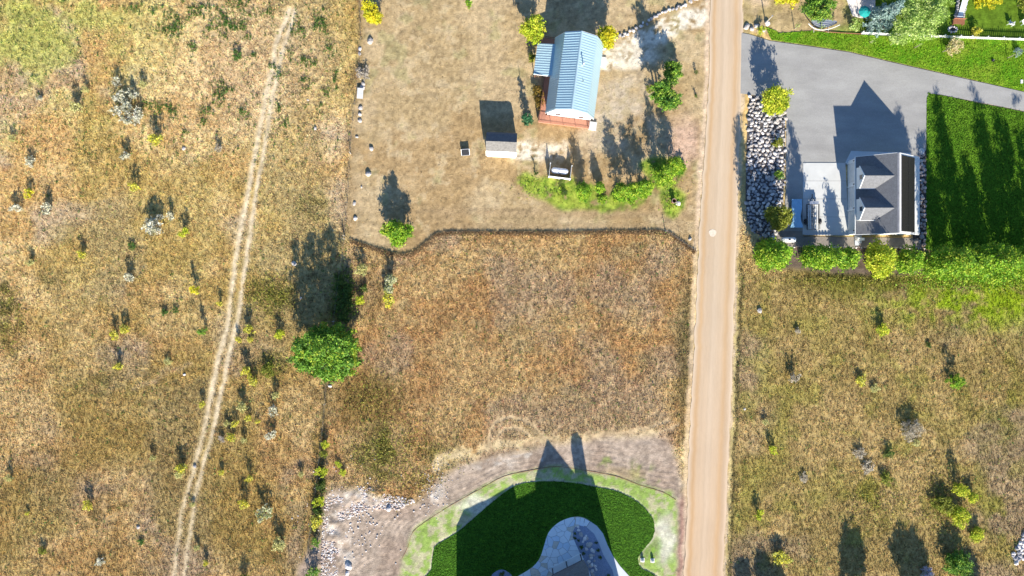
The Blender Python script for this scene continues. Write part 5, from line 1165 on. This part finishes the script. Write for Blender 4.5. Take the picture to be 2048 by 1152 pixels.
# ------------------------------------------------------------------ neighbour's garden
hm = thing('hammock', 'blue-grey hammock on a pale curved stand beside the round tree', 'hammock', (*G(1642,49), 0), -R(2))
V = []; nn, mm = 5, 13
for i in range(nn):
    for j in range(mm):
        u, v = (i/(nn-1)-.5)*2, (j/(mm-1)-.5)*2; V.append((v*2.1, u*.72*(1-v*v*.75), .38+.75*v*v+.10*u*u))
part('sling', MB().add(V, [(i*mm+j, (i+1)*mm+j, (i+1)*mm+j+1, i*mm+j+1) for i in range(nn-1) for j in range(mm-1)]), 'net', hm)
ar = MB(); q = [(-2.6+5.2*k/12, -.95+.55*abs((k-6)/6)**2, .12+1.1*((k-6)/6)**2) for k in range(13)]
for a, b in zip(q[:-1], q[1:]): ar.tube(a, b, .07, .07, 6)
part('stand', ar, 'white_grey', hm)
for s in (-1, 1): part('foot', MB().box((s*1.2,-.75,.06), (.12,1.2,.1)), 'wood', hm)
for k in range(4): part('stripe', MB().add([(v*2.0, .18*(k-1.5)*2*(1-v*v*.75), .43+.75*v*v) for v in np.linspace(-.95,.95,9)]+[(v*2.0, (.18*(k-1.5)*2+.07)*(1-v*v*.75), .43+.75*v*v) for v in np.linspace(-.95,.95,9)], [(i,i+1,i+10,i+9) for i in range(8)]), 'white_grey', hm)
NH = thing('house', 'grey-roofed corner of a neighbouring house at the top edge', 'house', (*G(1712,-62), 0))
part('wall', MB().box((0,.4,1.3), (7.6,8.9,2.6)), 'beige_wall', NH)
part('roof', MB().slab([(-4.2,-4.4,2.7),(0,-2.4,4.6),(0,5,4.6),(-4.2,5,2.7)], .1).slab([(4.2,-4.4,2.7),(0,-2.4,4.6),(0,5,4.6),(4.2,5,2.7)], .1).slab([(-4.2,-4.4,2.7),(4.2,-4.4,2.7),(0,-2.4,4.6)], .1), 'stone_grey', NH)
part('door', MB().box((1.0,-4.1,1.05), (1.8,.08,2.1)), 'glass', NH)
struct('patio', MB().prism(GP([(1690,-8),(1750,-10),(1750,38),(1722,36),(1705,32)]), 0, .08), 'stone_pale', label='pale patio at the neighbouring house')
tb = thing('table', 'round pale patio table between the parasol and the spruce', 'table', (*G(1738,20), .08)); part('tabletop', MB().lathe([(0,.70),(.55,.70),(.55,.74),(0,.74)], n=16), 'white_grey', tb); part('leg', MB().tube((0,0,0),(0,0,.7), .06,.06,8), 'alu', tb)
um = thing('parasol', 'teal parasol open over the pale patio', 'parasol', (*G(1718,32), .08))
part('canopy', MB().lathe([(0,2.15),(.5,2.02),(.98,1.78),(1.0,1.74)], n=8), 'teal', um); part('pole', MB().tube((0,0,0),(0,0,2.2), .03,.03,6), 'alu', um); part('base', MB().lathe([(.25,0),(.25,.08),(0,.1)], n=12), 'stone_grey', um)
pt = thing('bench', 'brown wooden garden seat beside the little waterfall', 'bench', (*G(1914,46), 0), -R(3))
for k in range(4): part('slat', MB().box((0,-.3+k*.2,.5), (1.9,.17,.05)), 'brown_wood', pt)
for k in range(3): part('backrest_slat', MB().box((0,.42,.65+k*.16), (1.9,.04,.13)), 'brown_wood', pt)
for x in (-.8,.8): part('leg', MB().box((x,0,.24), (.1,.8,.48)), 'brown_wood', pt)
wf = thing('waterfall', 'white garden waterfall running down stones at the top edge', 'waterfall', (*G(1920,20), 0), -R(8))
part('cascade', MB().add([(-.45,1.9,1.3),(.45,1.9,1.3),(.5,.6,.8),(-.4,.6,.8),(.42,-.6,.45),(-.4,-.6,.45),(.5,-1.6,.12),(-.5,-1.6,.12)], [(0,3,2,1),(3,5,4,2),(5,7,6,4)]), 'water', wf)
for k in range(12):
    y = 1.9-k*.33
    for s in (-1, 1): o = link('stone', rr.choice(ROCKS['stone_grey']), wf, (s*rr.uniform(.55,.75), y, 0)); o.scale = (.55,.5,.5+max(0,y+1.6)*.28); o.rotation_euler = (0,0,rr.uniform(0,6))
o = link('stone', ROCKS['stone_pale'][1], wf, (0,2.4,.4)); o.scale = (1.6,1.0,1.2)
fp = thing('fire_pit', 'low pale stone ring on the dry lawn by the brown seat', 'fire pit', (*G(1905,59), 0))
for k in range(10): a = k*.628; o = link('stone', rr.choice(ROCKS['stone_pale']), fp, (.7*math.cos(a), .45*math.sin(a), 0)); o.scale = (.42,.36,.35); o.rotation_euler = (0,0,a)
part('ash', MB().lathe([(0,.03),(.55,.02)], n=10), 'mulch', fp)
po = thing('pole', 'tall thin wooden pole on dry ground at the driveway mouth', 'pole', (*G(1531,46), 0)); part('shaft', MB().tube((0,0,-.3),(0,0,3.0), .09,.07,8), 'wood', po); part('cap', MB().tube((0,0,3.0),(0,0,3.06), .11,.11,8), 'alu', po)
sk = thing('sprinkler', 'small dark sprinkler box on the lawn near the driveway', 'sprinkler', (*G(1985,121), 0)); part('box', MB().box((0,0,.1),(.4,.35,.2)), 'frame', sk); part('head', MB().tube((0,0,.2),(0,0,.4),.05,.05,6), 'alu', sk)
sk = thing('utility_box', 'tiny white square utility box at the edge of the driveway lawn', 'utility box', (*G(2043,163), 0)); part('lid', MB().prism([(-.2,-.3),(.2,-.3),(.2,.3),(-.2,.3)], 0, .1, .06), 'white', sk)

# ------------------------------------------------------------------ patio, bed and house at the lower edge
def clip(poly, px, py, nx, ny):
    out = []; n = len(poly)
    for i in range(n):
        a, b = poly[i], poly[(i+1)%n]; da = (a[0]-px)*nx+(a[1]-py)*ny; db = (b[0]-px)*nx+(b[1]-py)*ny
        if da <= 0: out.append(a)
        if (da < 0 < db) or (db < 0 < da): t = da/(da-db); out.append((a[0]+(b[0]-a[0])*t, a[1]+(b[1]-a[1])*t))
    return out
PATIO = smooth([(1036,1152),(1065,1134),(1080,1115),(1089,1088),(1097,1065),(1114,1047),(1134,1037),(1155,1033),(1172,1037),(1181,1043)], 3, False)+[(1173,1054),(1160,1051),(1150,1054),(1146,1063),(1146,1074),(1152,1089),(1158,1102),(1185,1160),(1185,1200),(960,1200),(985,1175)]
struct('patio_bed', MB().prism(GP(PATIO), -.02, .035), 'joint', label='dark joint bed under the flagstones')
fl = thing('flagstone_patio', 'curved patio of irregular blue-grey flagstones in the shadow of the lower house', 'patio', (*G(1110,1110), 0))
r = random.Random(12); seeds = [s for s in scatter(PATIO, 14, r, .42) if s[1] < 1162]
for (x, y) in seeds:
    poly = list(PATIO)
    if y > 1190: continue
    # radial treads at the north end
    for (u, v) in seeds:
        if (u, v) == (x, y) or abs(u-x)+abs(v-y) > 60: continue
        mx, my = (x+u)/2, (y+v)/2; d = math.hypot(u-x, v-y); poly = clip(poly, mx-(u-x)/d*.22, my-(v-y)/d*.22, u-x, v-y)
        if len(poly) < 3: break
    if len(poly) < 3: continue
    # keep it simple: drop runs of nearly identical points
    pp = [poly[0]]
    for q in poly[1:]:
        if math.hypot(q[0]-pp[-1][0], q[1]-pp[-1][1]) > .35: pp.append(q)
    A = abs(sum(pp[i][0]*pp[(i+1)%len(pp)][1]-pp[(i+1)%len(pp)][0]*pp[i][1] for i in range(len(pp))))/2
    if len(pp) < 3 or A < 12: continue
    cg = (sum(q[0] for q in pp)/len(pp), sum(q[1] for q in pp)/len(pp))
    mid = np.array([[(pp[i][0]+pp[(i+1)%len(pp)][0])*.45+cg[0]*.1, (pp[i][1]+pp[(i+1)%len(pp)][1])*.45+cg[1]*.1] for i in range(len(pp))])
    if not inside(mid[:,0], mid[:,1], PATIO).all(): continue
    c0 = G(sum(q[0] for q in pp)/len(pp), sum(q[1] for q in pp)/len(pp)); ox, oy = fl.location.x, fl.location.y
    loc = [(G(*q)[0]-c0[0], G(*q)[1]-c0[1]) for q in pp]
    part('flagstone', MB().prism(loc, .02, .07+r.uniform(0, .018), .03), r.choice(['flag','flag','flag_blue','flag_blue','flag','flag_blue','flag_tan']), fl, loc=(c0[0]-ox, c0[1]-oy, 0))
for tr_ in ([(1151,1048.5),(1152,1034.5),(1160,1034.5),(1159,1049)],[(1160,1049),(1161,1034.6),(1169,1036.8),(1166,1050.6)],[(1167,1050.8),(1170,1037.2),(1179.5,1042.8),(1173,1052.6)]):
    c0 = G(sum(q[0] for q in tr_)/4, sum(q[1] for q in tr_)/4)
    part('flagstone', MB().prism([(G(*q)[0]-c0[0], G(*q)[1]-c0[1]) for q in tr_], .02, .095, .02), 'flag', fl, loc=(c0[0]-fl.location.x, c0[1]-fl.location.y, 0))
BED = [(1160,1051),(1173,1054),(1188,1067),(1198,1087),(1207,1110),(1225,1140),(1232,1170),(1186,1170),(1172,1140),(1158,1102),(1152,1089),(1146,1074),(1146,1063),(1150,1054)]
struct('planting_bed', MB().prism(GP(BED), -.02, .06), 'bed_gravel', label='blue-grey gravel planting bed between patio and path')
struct('path', MB().prism(GP([(1173,1054),(1181,1043),(1194,1052),(1206,1067),(1215,1090),(1226,1112),(1240,1132),(1262,1156),(1275,1180),(1232,1170),(1225,1140),(1207,1110),(1198,1087),(1188,1067)]), -.02, .075), 'concrete2', label='curved concrete path round the planting bed')
struct('planting_bed', MB().prism(GP(smooth([(984,1156),(990,1144),(1003,1139),(1016,1144),(1024,1156),(1010,1190)], 3)), -.02, .06), 'bed_gravel', label='small gravel bed at the lower edge of the turf')
gb = thing('boulder_row', 'winding row of flat boulders through the gravel planting bed', 'boulder row', (*G(1175,1100), 0))
for (zx, zy, w) in ((912,435,6),(918,465,9),(940,505,11),(975,545,11),(995,540,8),(960,570,7),(1015,600,14),(990,640,9),(1040,650,9),(1055,660,9),(1030,700,10),(1035,720,9),(1010,760,10),(1065,750,6),(1040,790,10),(1070,800,9),(1020,800,7),(1045,845,9),(1080,830,7),(1050,880,9),(985,520,6),(1000,590,6),(1060,700,6)):
    rock_at(960+.2148*zx, 960+.2148*zy, w*.95, ('stone_pale','stone_pale','stone'), gb, zs=.6, z=.05)
for k, (zx, zy, w) in enumerate(((882,495,6),(882,538,6),(917,560,6),(943,620,9),(962,680,7),(1080,582,6),(1100,648,8),(1118,715,8),(1195,885,7),(205,870,10))):
    nm = ['at the tip of the bed','second along the patio side','third along the patio side','largest on the patio side','beside the porch corner','at the north of the path side','middle one on the path side','lowest on the path side','at the lower edge of the bed','in the small bed at the lower edge'][k]
    shrub(960+.2148*zx, 960+.2148*zy, w, .7, 'darkgreen', f'small dark bedding plant {nm}', 'plant', 'bedding_plant', 'bedding plants in the gravel beds')
LH = thing('house', 'tall steep-gabled house at the lower edge with a porch over the flagstones', 'house', (*G(1080,1178), 0))
mm_ = lambda px, h: ((px-1080)/SCALE, h)
PR = [mm_(934.6,0), mm_(934.6,4.85), mm_(953.8,6.07), mm_(1009.8,7.0), mm_(1062,8.08), mm_(1063.6,6.97), mm_(1106.8,7.72), mm_(1108,8.59), mm_(1144.6,11.66), mm_(1187,8.98), mm_(1222,8.79), mm_(1231,5.04), mm_(1240,1.02), mm_(1240,0)]
part('wall', MB().extr(PR, -11, 0), 'beige_wall', LH)
for i in (1,2,3,5,7,8,9,10,11):
    (x0, z0), (x1, z1) = PR[i], PR[i+1]; dx, dz = x1-x0, z1-z0; l = math.hypot(dx, dz); nx, nz = -dz/l*.06, dx/l*.06
    part('roof', MB().extr([(x0+nx*.1,z0+nz*.1),(x1+nx*.1,z1+nz*.1),(x1+nx*2,z1+nz*2),(x0+nx*2,z0+nz*2)], -11.1, .12), 'shingle_tan', LH)
(xc, zc) = mm_(1203, 12.0); ch = part('chimney', MB().box((xc,-1.0,10.2), (1.75,1.9,3.6)), 'stone', LH); part('chimney_cap', MB().prism([(xc-.85,-1.9),(xc+.85,-1.9),(xc+.85,-.1),(xc-.85,-.1)], 12.0, 12.75, .6), 'shingle_dark_shaded', ch)
for x in (-8,-4): windowp(LH, (x,.03,2.0), 1.4, 1.5)
lx, ly = LH.location.x, LH.location.y
def Lp(px, py, z): a = G(px, py); return (a[0]-lx, a[1]-ly, z)
PS = [(1103,1134),(1162,1106),(1186,1160),(1130,1190)]
part('porch_slab', MB().prism([Lp(*p, 0)[:2] for p in PS], .0, .16), 'flag', LH)
part('porch_roof', MB().slab([Lp(1163.5,1104.6,3.1), Lp(1107,1145,4.4), Lp(1107,1200,4.6), Lp(1180,1200,3.1), Lp(1173,1121,3.1)], .12), 'shingle_tan', LH)
part('porch_gable', MB().slab([Lp(1101,1136,3.0), Lp(1163.5,1104.6,3.05), Lp(1107,1145,4.35)], .1), 'shingle_dark_shaded', LH)  # unlit north side of the porch roof, its shade put into the colour
part('porch_beam', MB().tube(Lp(1102,1136.5,2.9), Lp(1161,1107,2.9), .12,.12,4), 'frame', LH)
for p in ((1104.5,1136.5),(1132,1122.5),(1160.5,1108.5)): part('porch_post', MB().box(Lp(*p, 1.5), (.16,.16,2.8)), 'frame', LH)
for (x, y, lb) in ((1285,1120,'small white pedestal light with a dark top, the western of a pair beside the turf'),(1305,1121,'small white pedestal light with a dark top, the eastern of a pair beside the turf')):
    p = thing('pedestal', lb, 'pedestal', (*G(x, y), 0), group='pair of white pedestals beside the turf')
    part('body', MB().lathe([(.24,0),(.24,.45),(.20,.55),(0,.57)], n=14), 'white', p); part('cap', MB().lathe([(.17,.56),(.17,.62),(0,.64)], n=12), 'white_grey', p); part('base', MB().box((0,0,.02), (.7,.7,.06)), 'stone_pale', p)
# edging wire of the seeded strip
e = MB(); q = [G(*p) for p in smooth([(804,1117),(816,1093),(826,1064),(853,1042),(901,1011),(962,977),(1010,952),(1071,939),(1113,933),(1167,940),(1234,953),(1279,970),(1325,984),(1352,1000)], 3, False)]
for a, b in zip(q[:-1], q[1:]): e.tube((*a, .02), (*b, .02), .035, .035, 4)
tag(part('lawn_edging', e, 'brown_wood'), 'thin dark edging along the outside of the newly seeded strip', 'edging')
for k, (x, y) in enumerate(((1390,147),(1391,193))):
    t = tree(x, y, .9, .35, 'darkgreen', ['tiny dark seedling in the dry grass by the road, north one','tiny dark seedling in the dry grass by the road, south one'][k], 'bush', n=14, per=7, leaf=.06, crad=.1, name='seedling', cat='seedling', group='two dark seedlings by the road')
